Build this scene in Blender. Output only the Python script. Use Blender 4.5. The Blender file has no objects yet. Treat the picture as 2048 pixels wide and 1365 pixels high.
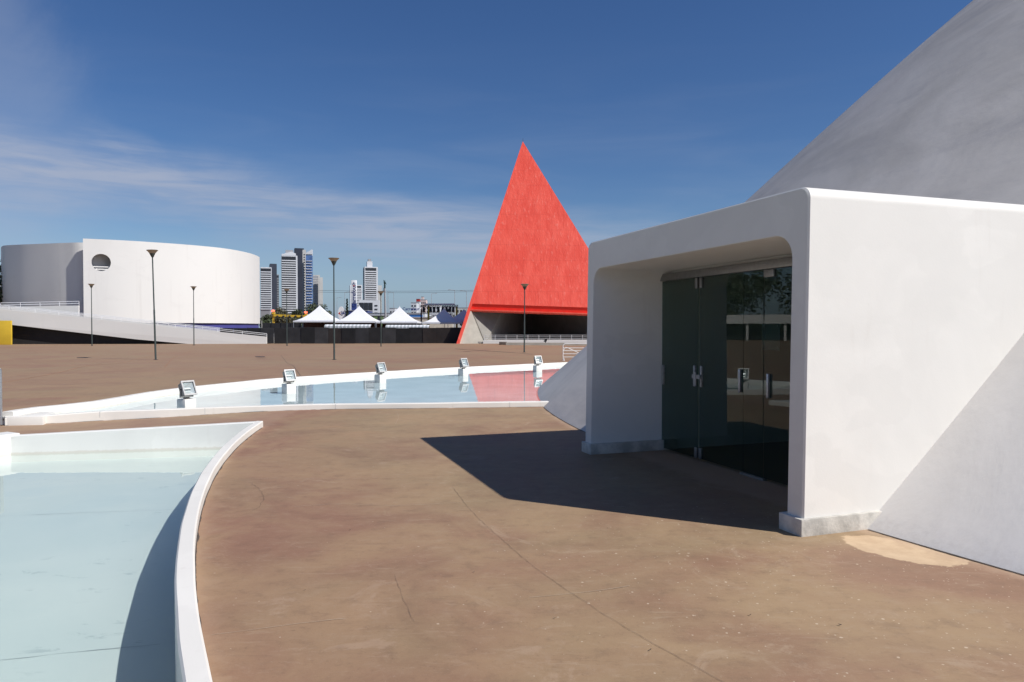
import bpy, bmesh, math, random
from mathutils import Vector, Matrix, noise, geometry
R_ = math.radians
random.seed(7)
sc = bpy.context.scene
col = sc.collection
# ------------------------------------------------------------------ camera
F = 1422.0; W, H = 2048, 1365; EYE = 1.65; HOR = 656.0
PITCH = math.atan((H/2-HOR)/F)
cam = bpy.data.cameras.new('camera'); camo = bpy.data.objects.new('camera', cam); col.objects.link(camo)
cam.sensor_width = 36; cam.lens = F/W*36; cam.clip_start = 0.05; cam.clip_end = 9000
camo.location = (0, 0, EYE); camo.rotation_euler = (math.pi/2-PITCH, 0, 0)
sc.camera = camo
sc.render.resolution_x = 1024; sc.render.resolution_y = 682
# ------------------------------------------------------------------ sun, sky, exposure
SUN = Vector((.873, -.433, 1.0)).normalized()
EL = math.asin(SUN.z); AZ = math.atan2(SUN.x, SUN.y)
sl = bpy.data.lights.new('sun', 'SUN'); sl.energy = 5.0; sl.angle = R_(.53); sl.color = (1, .978, .945)
so = bpy.data.objects.new('sun', sl); col.objects.link(so)
so.rotation_euler = SUN.to_track_quat('Z', 'Y').to_euler(); so.location = SUN*60
world = bpy.data.worlds.new('World'); sc.world = world; world.use_nodes = True
wt = world.node_tree; wt.nodes.clear()
def N(t, typ, **k):
    n = t.nodes.new(typ)
    for a, b in k.items(): setattr(n, a, b)
    return n
def math_(t, op, a, b=None, clamp=False):
    n = N(t, 'ShaderNodeMath', operation=op, use_clamp=clamp)
    for i, v in enumerate((a, b)):
        if v is None: continue
        if isinstance(v, (int, float)): n.inputs[i].default_value = v
        else: t.links.new(v, n.inputs[i])
    return n.outputs[0]
def sstep(t, v, lo, hi):
    n = N(t, 'ShaderNodeMapRange', interpolation_type='SMOOTHSTEP')
    t.links.new(v, n.inputs[0]); n.inputs[1].default_value = lo; n.inputs[2].default_value = hi
    return n.outputs[0]
def vdot(t, v, c):
    n = N(t, 'ShaderNodeVectorMath', operation='DOT_PRODUCT'); t.links.new(v, n.inputs[0]); n.inputs[1].default_value = c
    return n.outputs['Value']
def mixc(t, f, a, b, mode='MIX'):
    n = N(t, 'ShaderNodeMix', data_type='RGBA', blend_type=mode)
    for i, v in ((0, f), (6, a), (7, b)):
        if isinstance(v, (int, float)): n.inputs[i].default_value = v
        elif isinstance(v, (tuple, list)): n.inputs[i].default_value = (*v[:3], 1)
        else: t.links.new(v, n.inputs[i])
    return n.outputs[2]
def noise_(t, vec, scale, detail=4, rough=.55, dist=0):
    n = N(t, 'ShaderNodeTexNoise'); n.inputs['Scale'].default_value = scale
    n.inputs['Detail'].default_value = detail; n.inputs['Roughness'].default_value = rough; n.inputs['Distortion'].default_value = dist
    if vec is not None: t.links.new(vec, n.inputs['Vector'])
    return n.outputs['Fac']
def mapping(t, vec, scale=(1, 1, 1), rot=(0, 0, 0), loc=(0, 0, 0)):
    n = N(t, 'ShaderNodeMapping'); t.links.new(vec, n.inputs[0])
    n.inputs['Scale'].default_value = scale; n.inputs['Rotation'].default_value = rot; n.inputs['Location'].default_value = loc
    return n.outputs[0]
sky = N(wt, 'ShaderNodeTexSky', sky_type='NISHITA'); sky.sun_disc = False
sky.sun_elevation = EL; sky.sun_rotation = AZ; sky.altitude = 750; sky.air_density = 1.0; sky.dust_density = .5; sky.ozone_density = 2.5
wc = N(wt, 'ShaderNodeTexCoord').outputs['Generated']
def adir(px, py):
    v = Vector(((px-1024)/F, 1, (HOR-py)/F)); return v.normalized()
def plane_n(a, b):
    n = a.cross(b).normalized()
    return tuple(n if n.z > 0 else -n)
d1, d2 = adir(60, 325), adir(960, 455)
band = vdot(wt, wc, plane_n(d1, d2))
wn1 = noise_(wt, mapping(wt, wc, (1.8, 1.8, 6), (0, R_(-8), 0)), 2.0, 6, .52, .5)
wn2 = noise_(wt, mapping(wt, wc, (2, 2, 13), (0, R_(-6), 0)), 1.8, 6, .52, .4)
wn3 = noise_(wt, wc, 5.0, 6, .6, .3)
bo = math_(wt, 'ADD', band, math_(wt, 'MULTIPLY', math_(wt, 'SUBTRACT', wn1, .5), .10))
m1 = math_(wt, 'MULTIPLY', sstep(wt, bo, -.095, -.004), sstep(wt, bo, .06, -.005))
along = vdot(wt, wc, tuple((d2-d1).normalized()))
m1 = math_(wt, 'MULTIPLY', m1, math_(wt, 'ADD', math_(wt, 'MULTIPLY', sstep(wt, noise_(wt, mapping(wt, wc, (2.5, 2.5, 26), (0, R_(-9), 0)), 2.4, 8, .6, .5), .30, .66), .62), .38))
# thin veils, more of them towards the horizon
wz = N(wt, 'ShaderNodeSeparateXYZ'); wt.links.new(wc, wz.inputs[0])
low = sstep(wt, wz.outputs[2], .40, .02)
m2 = math_(wt, 'MULTIPLY', math_(wt, 'MULTIPLY', sstep(wt, wn2, .40, .80), low), .26)
# a bank of thin cloud towards the west (left)
d3 = adir(-260, 300)
m3 = math_(wt, 'MULTIPLY', sstep(wt, math_(wt, 'ADD', vdot(wt, wc, tuple(d3)), math_(wt, 'MULTIPLY', math_(wt, 'SUBTRACT', wn3, .5), .10)), .955, 1.0), .26)
inv = math_(wt, 'MULTIPLY', math_(wt, 'SUBTRACT', 1, math_(wt, 'MULTIPLY', m1, .85)), math_(wt, 'MULTIPLY', math_(wt, 'SUBTRACT', 1, m2), math_(wt, 'SUBTRACT', 1, m3)))
cl = math_(wt, 'ADD', math_(wt, 'MULTIPLY', math_(wt, 'SUBTRACT', 1, inv, True), .92), .035)
haze_ = math_(wt, 'MULTIPLY', sstep(wt, wz.outputs[2], .13, -.01), .72)
hsv = N(wt, 'ShaderNodeHueSaturation'); hsv.inputs['Hue'].default_value = .510; hsv.inputs['Saturation'].default_value = 1.30; hsv.inputs['Value'].default_value = 1.30
wt.links.new(sky.outputs[0], hsv.inputs['Color'])
CLOUD = (6.3, 7.0, 8.8)
skyc = mixc(wt, cl, mixc(wt, haze_, hsv.outputs[0], (2.6, 4.4, 7.8)), CLOUD)
bg = N(wt, 'ShaderNodeBackground'); wt.links.new(skyc, bg.inputs[0]); bg.inputs[1].default_value = .06
wo = N(wt, 'ShaderNodeOutputWorld'); wt.links.new(bg.outputs[0], wo.inputs[0])
sc.view_settings.view_transform = 'Standard'; sc.view_settings.look = 'None'
sc.view_settings.exposure = .10; sc.view_settings.gamma = 1; sc.view_settings.use_curve_mapping = False
sc.render.engine = 'CYCLES'

# ------------------------------------------------------------------ geometry helpers
def sm(t): t = max(0, min(1, t)); return t*t*(3-2*t)
def gz(x, y):
    """height of the paved ground: flat terrace, plaza falling gently away"""
    return -.45*sm((y-30)/16) - .07*sm((-4.5-x)/3.5)*sm((y-2)/6)
CP, SP = math.cos(PITCH), math.sin(PITCH)
def ray(px, py):
    a, b = (px-W/2)/F, (H/2-py)/F
    return Vector((a, CP+b*SP, b*CP-SP))
def on_z(px, py, z=0): d = ray(px, py); t = (z-EYE)/d.z; return Vector((0, 0, EYE))+d*t
def on_y(px, py, y): d = ray(px, py); return Vector((0, 0, EYE))+d*(y/d.y)
def on_g(px, py):
    z = 0
    for _ in range(60):
        p = on_z(px, py, z); z = z*.5+.5*gz(p.x, p.y)
    p.z = gz(p.x, p.y); return p
def on_plane(px, py, p0, n): d = ray(px, py); o = Vector((0, 0, EYE)); return o+d*((p0-o).dot(n)/d.dot(n))

class MB:
    def __init__(s): s.v = []; s.f = []; s.m = []
    def add(s, vs, fs, m=0):
        o = len(s.v); s.v += [tuple(v) for v in vs]; s.f += [tuple(i+o for i in f) for f in fs]; s.m += [m]*len(fs); return s
    def box(s, c, size, rot=None, m=0):
        hx, hy, hz = (q/2 for q in size); c = Vector(c)
        vs = [Vector((x, y, z)) for x in (-hx, hx) for y in (-hy, hy) for z in (-hz, hz)]
        if rot is not None: vs = [rot @ v for v in vs]
        return s.add([v+c for v in vs], [(0, 1, 3, 2), (4, 6, 7, 5), (0, 4, 5, 1), (2, 3, 7, 6), (0, 2, 6, 4), (1, 5, 7, 3)], m)
    def tube(s, a, b, r0, r1=None, n=8, m=0):
        a, b = Vector(a), Vector(b); r1 = r0 if r1 is None else r1
        q = (b-a).to_track_quat('Z', 'Y'); vs = []
        for p, r in ((a, r0), (b, r1)):
            for i in range(n): vs.append(p+q @ Vector((r*math.cos(2*math.pi*i/n), r*math.sin(2*math.pi*i/n), 0)))
        fs = [(i, (i+1) % n, n+(i+1) % n, n+i) for i in range(n)]+[tuple(range(n-1, -1, -1)), tuple(range(n, 2*n))]
        return s.add(vs, fs, m)
    def path(s, pts, r, n=8, m=0):
        for a, b in zip(pts, pts[1:]): s.tube(a, b, r, r, n, m)
        return s
    def lathe(s, prof, n=16, c=(0, 0, 0), m=0):
        c = Vector(c); vs = []; k = len(prof)
        for r, z in prof:
            for i in range(n): vs.append(c+Vector((r*math.cos(2*math.pi*i/n), r*math.sin(2*math.pi*i/n), z)))
        fs = [(j*n+i, j*n+(i+1) % n, (j+1)*n+(i+1) % n, (j+1)*n+i) for j in range(k-1) for i in range(n)]
        fs += [tuple(range(n-1, -1, -1)), tuple(range((k-1)*n, k*n))]
        return s.add(vs, fs, m)
    def prism(s, poly, a, b, m=0):
        """poly: list of 3D points, extruded by vector from a to b offsets"""
        a, b = Vector(a), Vector(b); n = len(poly); P = [Vector(p) for p in poly]
        vs = [p+a for p in P]+[p+b for p in P]
        fs = [tuple(range(n-1, -1, -1)), tuple(range(n, 2*n))]+[(i, (i+1) % n, n+(i+1) % n, n+i) for i in range(n)]
        return s.add(vs, fs, m)
    def loft(s, loops, closed=False, m=0):
        n = len(loops[0]); o = []
        for l in loops: o += list(l)
        fs = [(j*n+i, j*n+(i+1) % n, (j+1)*n+(i+1) % n, (j+1)*n+i) for j in range(len(loops)-1) for i in range(n if closed else n-1)]
        return s.add(o, fs, m)
    def mesh(s, name, mats, smooth=None, bevel=0, recalc=True):
        me = bpy.data.meshes.new(name); me.from_pydata(s.v, [], s.f)
        for i, m in enumerate(s.m): me.polygons[i].material_index = m
        bm = bmesh.new(); bm.from_mesh(me)
        if recalc: bmesh.ops.recalc_face_normals(bm, faces=bm.faces)
        if bevel: bmesh.ops.bevel(bm, geom=[e for e in bm.edges if len(e.link_faces) == 2 and e.calc_face_angle(0) > .5], offset=bevel, segments=2, affect='EDGES', profile=.5)
        bm.to_mesh(me); bm.free()
        for m in (mats if isinstance(mats, (list, tuple)) else [mats]): me.materials.append(m)
        if smooth is not None or bevel:
            me.polygons.foreach_set('use_smooth', [True]*len(me.polygons)); me.set_sharp_from_angle(angle=R_(smooth or 35))
        me.update(); return me
    def build(s, name, mats, parent=None, loc=(0, 0, 0), smooth=None, bevel=0, recalc=True):
        return obj(name, s.mesh(name, mats, smooth, bevel, recalc), parent, loc)
def obj(name, me, parent=None, loc=(0, 0, 0), rot=(0, 0, 0)):
    o = bpy.data.objects.new(name, me); col.objects.link(o); o.location = loc; o.rotation_euler = rot
    if parent is not None: o.parent = parent
    return o
def tag(o, label, cat, group=None):
    o['label'] = label; o['category'] = cat
    if group: o['group'] = group
    return o
def thing(name, label, cat, loc=(0, 0, 0), rz=0, group=None):
    o = bpy.data.objects.new(name, None); col.objects.link(o); o.location = loc; o.rotation_euler = (0, 0, rz)
    o.empty_display_size = .2
    return tag(o, label, cat, group)
def struct(o): o['kind'] = 'structure'; return o
def stuff(o): o['kind'] = 'stuff'; return o
def copy_tree(o, parent=None):
    c = o.copy(); col.objects.link(c)
    if parent is not None: c.parent = parent
    for ch in [x for x in bpy.data.objects if x.parent == o]: copy_tree(ch, c)
    return c
def catmull(pts, step=.3):
    P = [Vector(p) for p in pts]; P = [2*P[0]-P[1]]+P+[2*P[-1]-P[-2]]; out = []
    for i in range(1, len(P)-2):
        a, b, c, d = P[i-1:i+3]; n = max(2, int((c-b).length/step))
        for k in range(n):
            t = k/n; out.append(.5*((2*b)+(c-a)*t+(2*a-5*b+4*c-d)*t*t+(3*b-a-3*c+d)*t**3))
    out.append(P[-2]); return out
def offset(pl, w):
    """offset a 2D polyline to its left by w"""
    o = []
    for i, p in enumerate(pl):
        t = (pl[min(i+1, len(pl)-1)]-pl[max(i-1, 0)]); t.z = 0; t.normalize(); o.append(Vector((p.x-t.y*w, p.y+t.x*w, p.z)))
    return o
def inside(p, poly):
    c = False; j = len(poly)-1
    for i in range(len(poly)):
        a, b = poly[i], poly[j]
        if (a[1] > p[1]) != (b[1] > p[1]) and p[0] < (b[0]-a[0])*(p[1]-a[1])/(b[1]-a[1])+a[0]: c = not c
        j = i
    return c
def poly_sheet(name, poly, zf, mats, extra=(), hole=None):
    vs = [Vector((p[0], p[1])) for p in poly]; ed = [(i, (i+1) % len(vs)) for i in range(len(vs))]
    if hole:
        o = len(vs); vs += [Vector((p[0], p[1])) for p in hole]; ed += [(o+i, o+(i+1) % len(hole)) for i in range(len(hole))]
    vs += [Vector(p) for p in extra]
    rv, re, rf, *_ = geometry.delaunay_2d_cdt(vs, ed, [], 0, 1e-4)
    keep = []
    for f in rf:
        c = sum((rv[i] for i in f), Vector((0, 0)))/len(f)
        if inside(c, poly) and not (hole and inside(c, hole)): keep.append(f)
    b = MB(); b.add([(v.x, v.y, zf(v.x, v.y)) for v in rv], keep)
    me = b.mesh(name, mats, None, 0, False)
    bm = bmesh.new(); bm.from_mesh(me)
    for f in bm.faces:
        if f.normal.z < 0: f.normal_flip()
    bmesh.ops.delete(bm, geom=[v for v in bm.verts if not v.link_faces], context='VERTS')
    bm.to_mesh(me); bm.free()
    return obj(name, me)

# ------------------------------------------------------------------ materials
def newmat(name):
    m = bpy.data.materials.new(name); m.use_nodes = True; t = m.node_tree
    p = t.nodes['Principled BSDF']; return m, t, p
def coords(t, kind='Object'): return N(t, 'ShaderNodeTexCoord').outputs[kind]
def geo(t): return N(t, 'ShaderNodeNewGeometry').outputs['Position']
def bump(t, p, h, strength=.2, dist=.01):
    b = N(t, 'ShaderNodeBump'); b.inputs['Strength'].default_value = strength; b.inputs['Distance'].default_value = dist
    t.links.new(h, b.inputs['Height']); t.links.new(b.outputs[0], p.inputs['Normal'])
def mat(name, c, rough=.6, var=.12, scale=3, metal=0, bmp=0, bscale=30, emit=None, estr=0):
    m, t, p = newmat(name)
    p.inputs['Roughness'].default_value = rough; p.inputs['Metallic'].default_value = metal
    if var:
        n = noise_(t, geo(t), scale, 5, .6)
        n = sstep(t, n, .25, .75)
        t.links.new(mixc(t, n, tuple(q*(1-var) for q in c), tuple(min(.95, q*(1+var)) for q in c)), p.inputs['Base Color'])
    else: p.inputs['Base Color'].default_value = (*c, 1)
    if bmp: bump(t, p, noise_(t, geo(t), bscale, 4), bmp)
    if emit: p.inputs['Emission Color'].default_value = (*emit, 1); p.inputs['Emission Strength'].default_value = estr
    return m
DC = Vector((27.55, 16.735, 0)); DR = 26.967        # museum dome: centre and base radius
PO = Vector((2.2805, 5.571, 0)); PU = Vector((-.3274, .9449, 0)); PN = Vector((.9449, .3274, 0))   # portico frame
def pl(s, t, z=0): return PO+PU*s+PN*t+Vector((0, 0, z))

# --- paved concrete
def ground_mat():
    m, t, p = newmat('plaza_concrete'); g = geo(t)
    big = noise_(t, g, .16, 5, .6, .8); mid = noise_(t, mapping(t, g, (1, 1.0, 1)), .75, 7, .62, .7); fine = noise_(t, g, 6, 6, .65); grit = noise_(t, g, 70, 3, .6)
    c = mixc(t, sstep(t, big, .38, .62), (.262, .152, .104), (.282, .212, .128))
    c = mixc(t, sstep(t, mid, .40, .68), c, (0.319, 0.224, 0.137))
    c = mixc(t, math_(t, 'MULTIPLY', sstep(t, mid, .50, .30), .42), c, (0.207, 0.125, 0.081))
    c = mixc(t, math_(t, 'MULTIPLY', sstep(t, noise_(t, mapping(t, g, (1, 1, 1), loc=(7, 3, 0)), 1.6, 10, .74, 1.2), .57, .66), .46), c, (.38, .29, .21))
    c = mixc(t, math_(t, 'MULTIPLY', sstep(t, fine, .5, .75), .28), c, (.36, .28, .20))
    c = mixc(t, math_(t, 'MULTIPLY', sstep(t, fine, .5, .28), .30), c, (.14, .095, .068))
    c = mixc(t, math_(t, 'MULTIPLY', sstep(t, grit, .55, .8), .12), c, (.45, .38, .3))
    st1 = noise_(t, mapping(t, g, (1.0, 4.0, 1), (0, 0, R_(8))), 3.4, 11, .78, .8)
    c = mixc(t, math_(t, 'MULTIPLY', sstep(t, st1, .54, .68), .42), c, (.38, .30, .22))
    c = mixc(t, math_(t, 'MULTIPLY', sstep(t, st1, .46, .32), .30), c, (.17, .112, .078))
    sp = noise_(t, g, 28, 6, .75)
    c = mixc(t, math_(t, 'MULTIPLY', sstep(t, sp, .56, .72), .30), c, (.40, .325, .25))
    c = mixc(t, math_(t, 'MULTIPLY', sstep(t, sp, .44, .30), .35), c, (.13, .088, .064))
    # greyer on the open plaza
    sx = N(t, 'ShaderNodeSeparateXYZ'); t.links.new(g, sx.inputs[0])
    c = mixc(t, math_(t, 'MULTIPLY', sstep(t, sx.outputs[1], 13, 22), .45), c, mixc(t, sstep(t, noise_(t, mapping(t, g, (.5, 1, 1)), .12, 5, .6, .5), .35, .65), (0.241, 0.146, 0.096), (0.255, 0.172, 0.116)))
    # paint splashes: sparse flecks, denser near the portico corner
    def dist(c0, rx, ry, ang):
        mm = mapping(t, g, (1, 1, 0)); q = N(t, 'ShaderNodeVectorMath', operation='SUBTRACT'); t.links.new(mm, q.inputs[0]); q.inputs[1].default_value = (c0[0], c0[1], 0)
        r = N(t, 'ShaderNodeVectorRotate', rotation_type='Z_AXIS'); t.links.new(q.outputs[0], r.inputs[0]); r.inputs['Angle'].default_value = -ang
        s = mapping(t, r.outputs[0], (1/rx, 1/ry, 0)); l = N(t, 'ShaderNodeVectorMath', operation='LENGTH'); t.links.new(s, l.inputs[0]); return l.outputs['Value']
    vo = N(t, 'ShaderNodeTexVoronoi'); t.links.new(mapping(t, g, (1, 1.0, 0)), vo.inputs['Vector']); vo.inputs['Scale'].default_value = 17; vo.inputs['Randomness'].default_value = 1
    vs = N(t, 'ShaderNodeSeparateColor'); t.links.new(vo.outputs['Color'], vs.inputs[0])
    near = sstep(t, dist((3.0, 4.7), 3.2, 2.2, 0), 1.25, .35)
    thr = math_(t, 'ADD', math_(t, 'MULTIPLY', near, -.45), .98)
    sel = math_(t, 'GREATER_THAN', vs.outputs[0], thr)
    size = math_(t, 'MULTIPLY', vs.outputs[1], .16)
    dd = math_(t, 'ADD', vo.outputs['Distance'], math_(t, 'MULTIPLY', math_(t, 'SUBTRACT', noise_(t, g, 40, 2), .5), .3))
    fleck = math_(t, 'MULTIPLY', sel, math_(t, 'LESS_THAN', dd, size))
    c = mixc(t, math_(t, 'MULTIPLY', fleck, .55), c, (.62, .53, .43))
    v2 = N(t, 'ShaderNodeTexVoronoi'); t.links.new(mapping(t, g, (1, 1.0, 0), loc=(3, 5, 0)), v2.inputs['Vector']); v2.inputs['Scale'].default_value = 38
    v2s = N(t, 'ShaderNodeSeparateColor'); t.links.new(v2.outputs['Color'], v2s.inputs[0])
    f2 = math_(t, 'MULTIPLY', math_(t, 'GREATER_THAN', v2s.outputs[0], math_(t, 'ADD', math_(t, 'MULTIPLY', near, -.28), .992)), math_(t, 'LESS_THAN', v2.outputs['Distance'], math_(t, 'MULTIPLY', v2s.outputs[1], .22)))
    c = mixc(t, math_(t, 'MULTIPLY', f2, .6), c, (.58, .50, .41))
    # cream repair patch at the foot of the dome (shape measured on the paving)
    a, b = on_z(1690, 1082), on_z(1925, 1135); ce = (a+b)*.5; tang = math.atan2(b.y-a.y, b.x-a.x)
    pd = math_(t, 'ADD', dist((ce.x+.06, ce.y+.08), (b-a).length*.56, .27, tang), math_(t, 'MULTIPLY', math_(t, 'SUBTRACT', noise_(t, g, 7, 6, .65), .5), .55))
    c = mixc(t, math_(t, 'MULTIPLY', sstep(t, pd, 1.0, .93), .92), c, mixc(t, sstep(t, fine, .35, .65), (.47, .345, .23), (.55, .42, .285)))
    # pale lime edge along the basin kerb and the dome foot
    rd = N(t, 'ShaderNodeVectorMath', operation='DISTANCE'); t.links.new(mapping(t, g, (1, 1, 0)), rd.inputs[0]); rd.inputs[1].default_value = (DC.x, DC.y, 0)
    rn = math_(t, 'ADD', rd.outputs['Value'], math_(t, 'MULTIPLY', math_(t, 'SUBTRACT', noise_(t, g, 3.2, 7, .7), .5), .5))
    rk = N(t, 'ShaderNodeVectorMath', operation='DISTANCE'); t.links.new(mapping(t, g, (1, 1, 0)), rk.inputs[0]); rk.inputs[1].default_value = (21.04, 15.158, 0)
    rkn = math_(t, 'ADD', rk.outputs['Value'], math_(t, 'MULTIPLY', math_(t, 'SUBTRACT', noise_(t, g, 3.2, 7, .7), .5), .5))
    damp = math_(t, 'MULTIPLY', math_(t, 'MULTIPLY', sstep(t, math_(t, 'ADD', rk.outputs['Value'], math_(t, 'MULTIPLY', math_(t, 'SUBTRACT', noise_(t, g, .55, 6, .65, .6), .5), 3.2)), 22.6, 24.6), sstep(t, rk.outputs['Value'], 25.9, 25.6)), .62)
    c = mixc(t, math_(t, 'MULTIPLY', damp, 1.4, True), c, (.93, .87, .88), 'MULTIPLY')
    e1 = math_(t, 'MULTIPLY', sstep(t, rkn, 25.22, 25.44), .28)
    e2 = math_(t, 'MULTIPLY', sstep(t, rn, 27.15, 26.95), .6)
    c = mixc(t, math_(t, 'MULTIPLY', math_(t, 'MAXIMUM', e1, e2), sstep(t, sx.outputs[1], 16, 13)), c, (.40, .29, .21))
    # even warm tint over all the paving
    c = mixc(t, 1.0, c, (1.01, .968, .905), 'MULTIPLY')
    t.links.new(c, p.inputs['Base Color'])
    rr = N(t, 'ShaderNodeMapRange'); t.links.new(mid, rr.inputs[0]); rr.inputs[3].default_value = .55; rr.inputs[4].default_value = .85
    t.links.new(rr.outputs[0], p.inputs['Roughness']); p.inputs['Specular IOR Level'].default_value = .3
    hh = math_(t, 'ADD', math_(t, 'MULTIPLY', fine, .6), math_(t, 'MULTIPLY', grit, .3))
    bump(t, p, hh, .25, .006)
    return m
def white_mat(name, c=(.715, .690, .640), dirt=(.55, .50, .44), amount=.35, rough=.55, streak=True, lowdirt=None):
    m, t, p = newmat(name); g = geo(t)
    n1 = noise_(t, g, .9, 6, .6, .5); n2 = noise_(t, mapping(t, g, (5, 5, .7)), 1.2, 6, .65); n3 = noise_(t, g, 14, 5, .7)
    cc = mixc(t, sstep(t, n1, .3, .7), tuple(q*.95 for q in c), tuple(min(.86, q*1.03) for q in c))
    cc = mixc(t, math_(t, 'MULTIPLY', sstep(t, noise_(t, mapping(t, g, (1, 1, 1.6), loc=(4, 2, 1)), 1.1, 3, .5), .50, .53), .5), cc, tuple(q*.945 for q in c))
    if streak: cc = mixc(t, math_(t, 'MULTIPLY', sstep(t, n2, .58, .80), amount), cc, dirt)
    cc = mixc(t, math_(t, 'MULTIPLY', sstep(t, n3, .66, .78), amount), cc, dirt)
    if lowdirt:
        sx = N(t, 'ShaderNodeSeparateXYZ'); t.links.new(g, sx.inputs[0])
        zz = math_(t, 'ADD', sx.outputs[2], math_(t, 'MULTIPLY', math_(t, 'SUBTRACT', n3, .5), lowdirt[2]))
        band_ = math_(t, 'MULTIPLY', sstep(t, zz, lowdirt[0], lowdirt[0]+.02), sstep(t, zz, lowdirt[1], lowdirt[1]-.03))
        cc = mixc(t, math_(t, 'MULTIPLY', band_, .35), cc, (.42, .34, .25))
    t.links.new(cc, p.inputs['Base Color']); p.inputs['Roughness'].default_value = rough; p.inputs['Specular IOR Level'].default_value = .3
    hh = math_(t, 'ADD', math_(t, 'MULTIPLY', noise_(t, g, 3.5, 5), .7), math_(t, 'MULTIPLY', noise_(t, g, 60, 3), .25))
    bump(t, p, hh, .11, .02)
    return m
def dome_mat():
    m, t, p = newmat('dome_paint'); g = geo(t)
    q = N(t, 'ShaderNodeVectorMath', operation='SUBTRACT'); t.links.new(g, q.inputs[0]); q.inputs[1].default_value = (DC.x, DC.y, 0)
    n1 = noise_(t, mapping(t, q.outputs[0], (.25, .25, .5), (R_(25), 0, 0)), 1.1, 8, .62, 1.0)
    n2 = noise_(t, mapping(t, q.outputs[0], (.7, .7, .25)), .8, 7, .65, .6)
    n3 = noise_(t, g, 9, 6, .7)
    sx = N(t, 'ShaderNodeSeparateXYZ'); t.links.new(g, sx.inputs[0])
    up = sstep(t, math_(t, 'ADD', sx.outputs[2], math_(t, 'MULTIPLY', math_(t, 'SUBTRACT', n1, .5), 2.0)), .8, 3.6)
    up = math_(t, 'MAXIMUM', up, sstep(t, sx.outputs[1], 7.5, 11))  # grey tone with stains, stronger high up and towards the far side
    pale_tone = mixc(t, sstep(t, n2, .3, .7), (.73, .690, .635), (.79, .75, .695))
    grey_tone = mixc(t, sstep(t, n1, .30, .66), (.58, .53, .465), (.72, .66, .585))
    grey_tone = mixc(t, math_(t, 'MULTIPLY', sstep(t, n2, .52, .74), .55), grey_tone, (.52, .475, .43))
    at = N(t, 'ShaderNodeSeparateXYZ'); t.links.new(q.outputs[0], at.inputs[0])
    an = math_(t, 'MULTIPLY', math_(t, 'ARCTAN2', at.outputs[1], math_(t, 'MULTIPLY', at.outputs[0], -1)), 26)
    cx = N(t, 'ShaderNodeCombineXYZ'); t.links.new(math_(t, 'MULTIPLY', an, .16), cx.inputs[0]); t.links.new(math_(t, 'MULTIPLY', at.outputs[2], .75), cx.inputs[1])
    run = noise_(t, cx.outputs[0], 1.1, 7, .68, .3)
    grey_tone = mixc(t, math_(t, 'MULTIPLY', sstep(t, run, .50, .70), .45), grey_tone, (.40, .375, .36))
    grey_tone = mixc(t, math_(t, 'MULTIPLY', sstep(t, run, .46, .28), .28), grey_tone, (.76, .67, .60))
    grey_tone = mixc(t, math_(t, 'MULTIPLY', sstep(t, n3, .55, .8), .15), grey_tone, (.66, .62, .60))
    c = mixc(t, up, pale_tone, grey_tone)
    foot = math_(t, 'MULTIPLY', sstep(t, math_(t, 'ADD', sx.outputs[2], math_(t, 'MULTIPLY', math_(t, 'SUBTRACT', n3, .5), .35)), .16, .02), .30)
    c = mixc(t, foot, c, mixc(t, sstep(t, noise_(t, g, 22, 4, .7), .4, .6), (.50, .47, .45), (.64, .62, .61)))
    t.links.new(c, p.inputs['Base Color']); p.inputs['Roughness'].default_value = .7; p.inputs['Specular IOR Level'].default_value = .25
    hh = math_(t, 'ADD', math_(t, 'MULTIPLY', n2, 1.0), math_(t, 'MULTIPLY', noise_(t, g, 5, 5), .25))
    bump(t, p, hh, .22, .05)
    return m
def red_mat(name='red_gloss_paint', gloss=.24):
    m, t, p = newmat(name); g = geo(t)
    n1 = noise_(t, mapping(t, g, (1, 1, .35)), .9, 4, .5, .3); n2 = noise_(t, mapping(t, g, (1, 1, .28)), 3.4, 4, .6)
    br = N(t, 'ShaderNodeTexBrick'); t.links.new(mapping(t, g, (1, 0, 1), (math.pi/2, 0, 0)), br.inputs['Vector'])
    br.inputs['Scale'].default_value = 1; br.inputs['Brick Width'].default_value = 1.6; br.inputs['Row Height'].default_value = 2.2; br.inputs['Mortar Size'].default_value = .03
    br.inputs['Color1'].default_value = (1, 1, 1, 1); br.inputs['Color2'].default_value = (.9, .9, .9, 1); br.inputs['Mortar'].default_value = (.5, .5, .5, 1)
    c = mixc(t, sstep(t, n1, .3, .7), (.72, .080, .046), (.79, .11, .068))
    c = mixc(t, math_(t, 'MULTIPLY', sstep(t, n2, .56, .76), .5), c, (.84, .25, .19))  # pale coral patches paint the gloss sheen into the red
    c = mixc(t, .25, c, br.outputs[0], 'MULTIPLY')
    t.links.new(c, p.inputs['Base Color']); p.inputs['Roughness'].default_value = gloss
    p.inputs['Coat Weight'].default_value = .3; p.inputs['Coat Roughness'].default_value = .2
    bump(t, p, math_(t, 'ADD', math_(t, 'MULTIPLY', n1, .6), math_(t, 'ADD', math_(t, 'MULTIPLY', n2, .45), math_(t, 'MULTIPLY', noise_(t, mapping(t, g, (1, 1, .25)), 8, 3), .18))), .6, .14)
    return m
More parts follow.
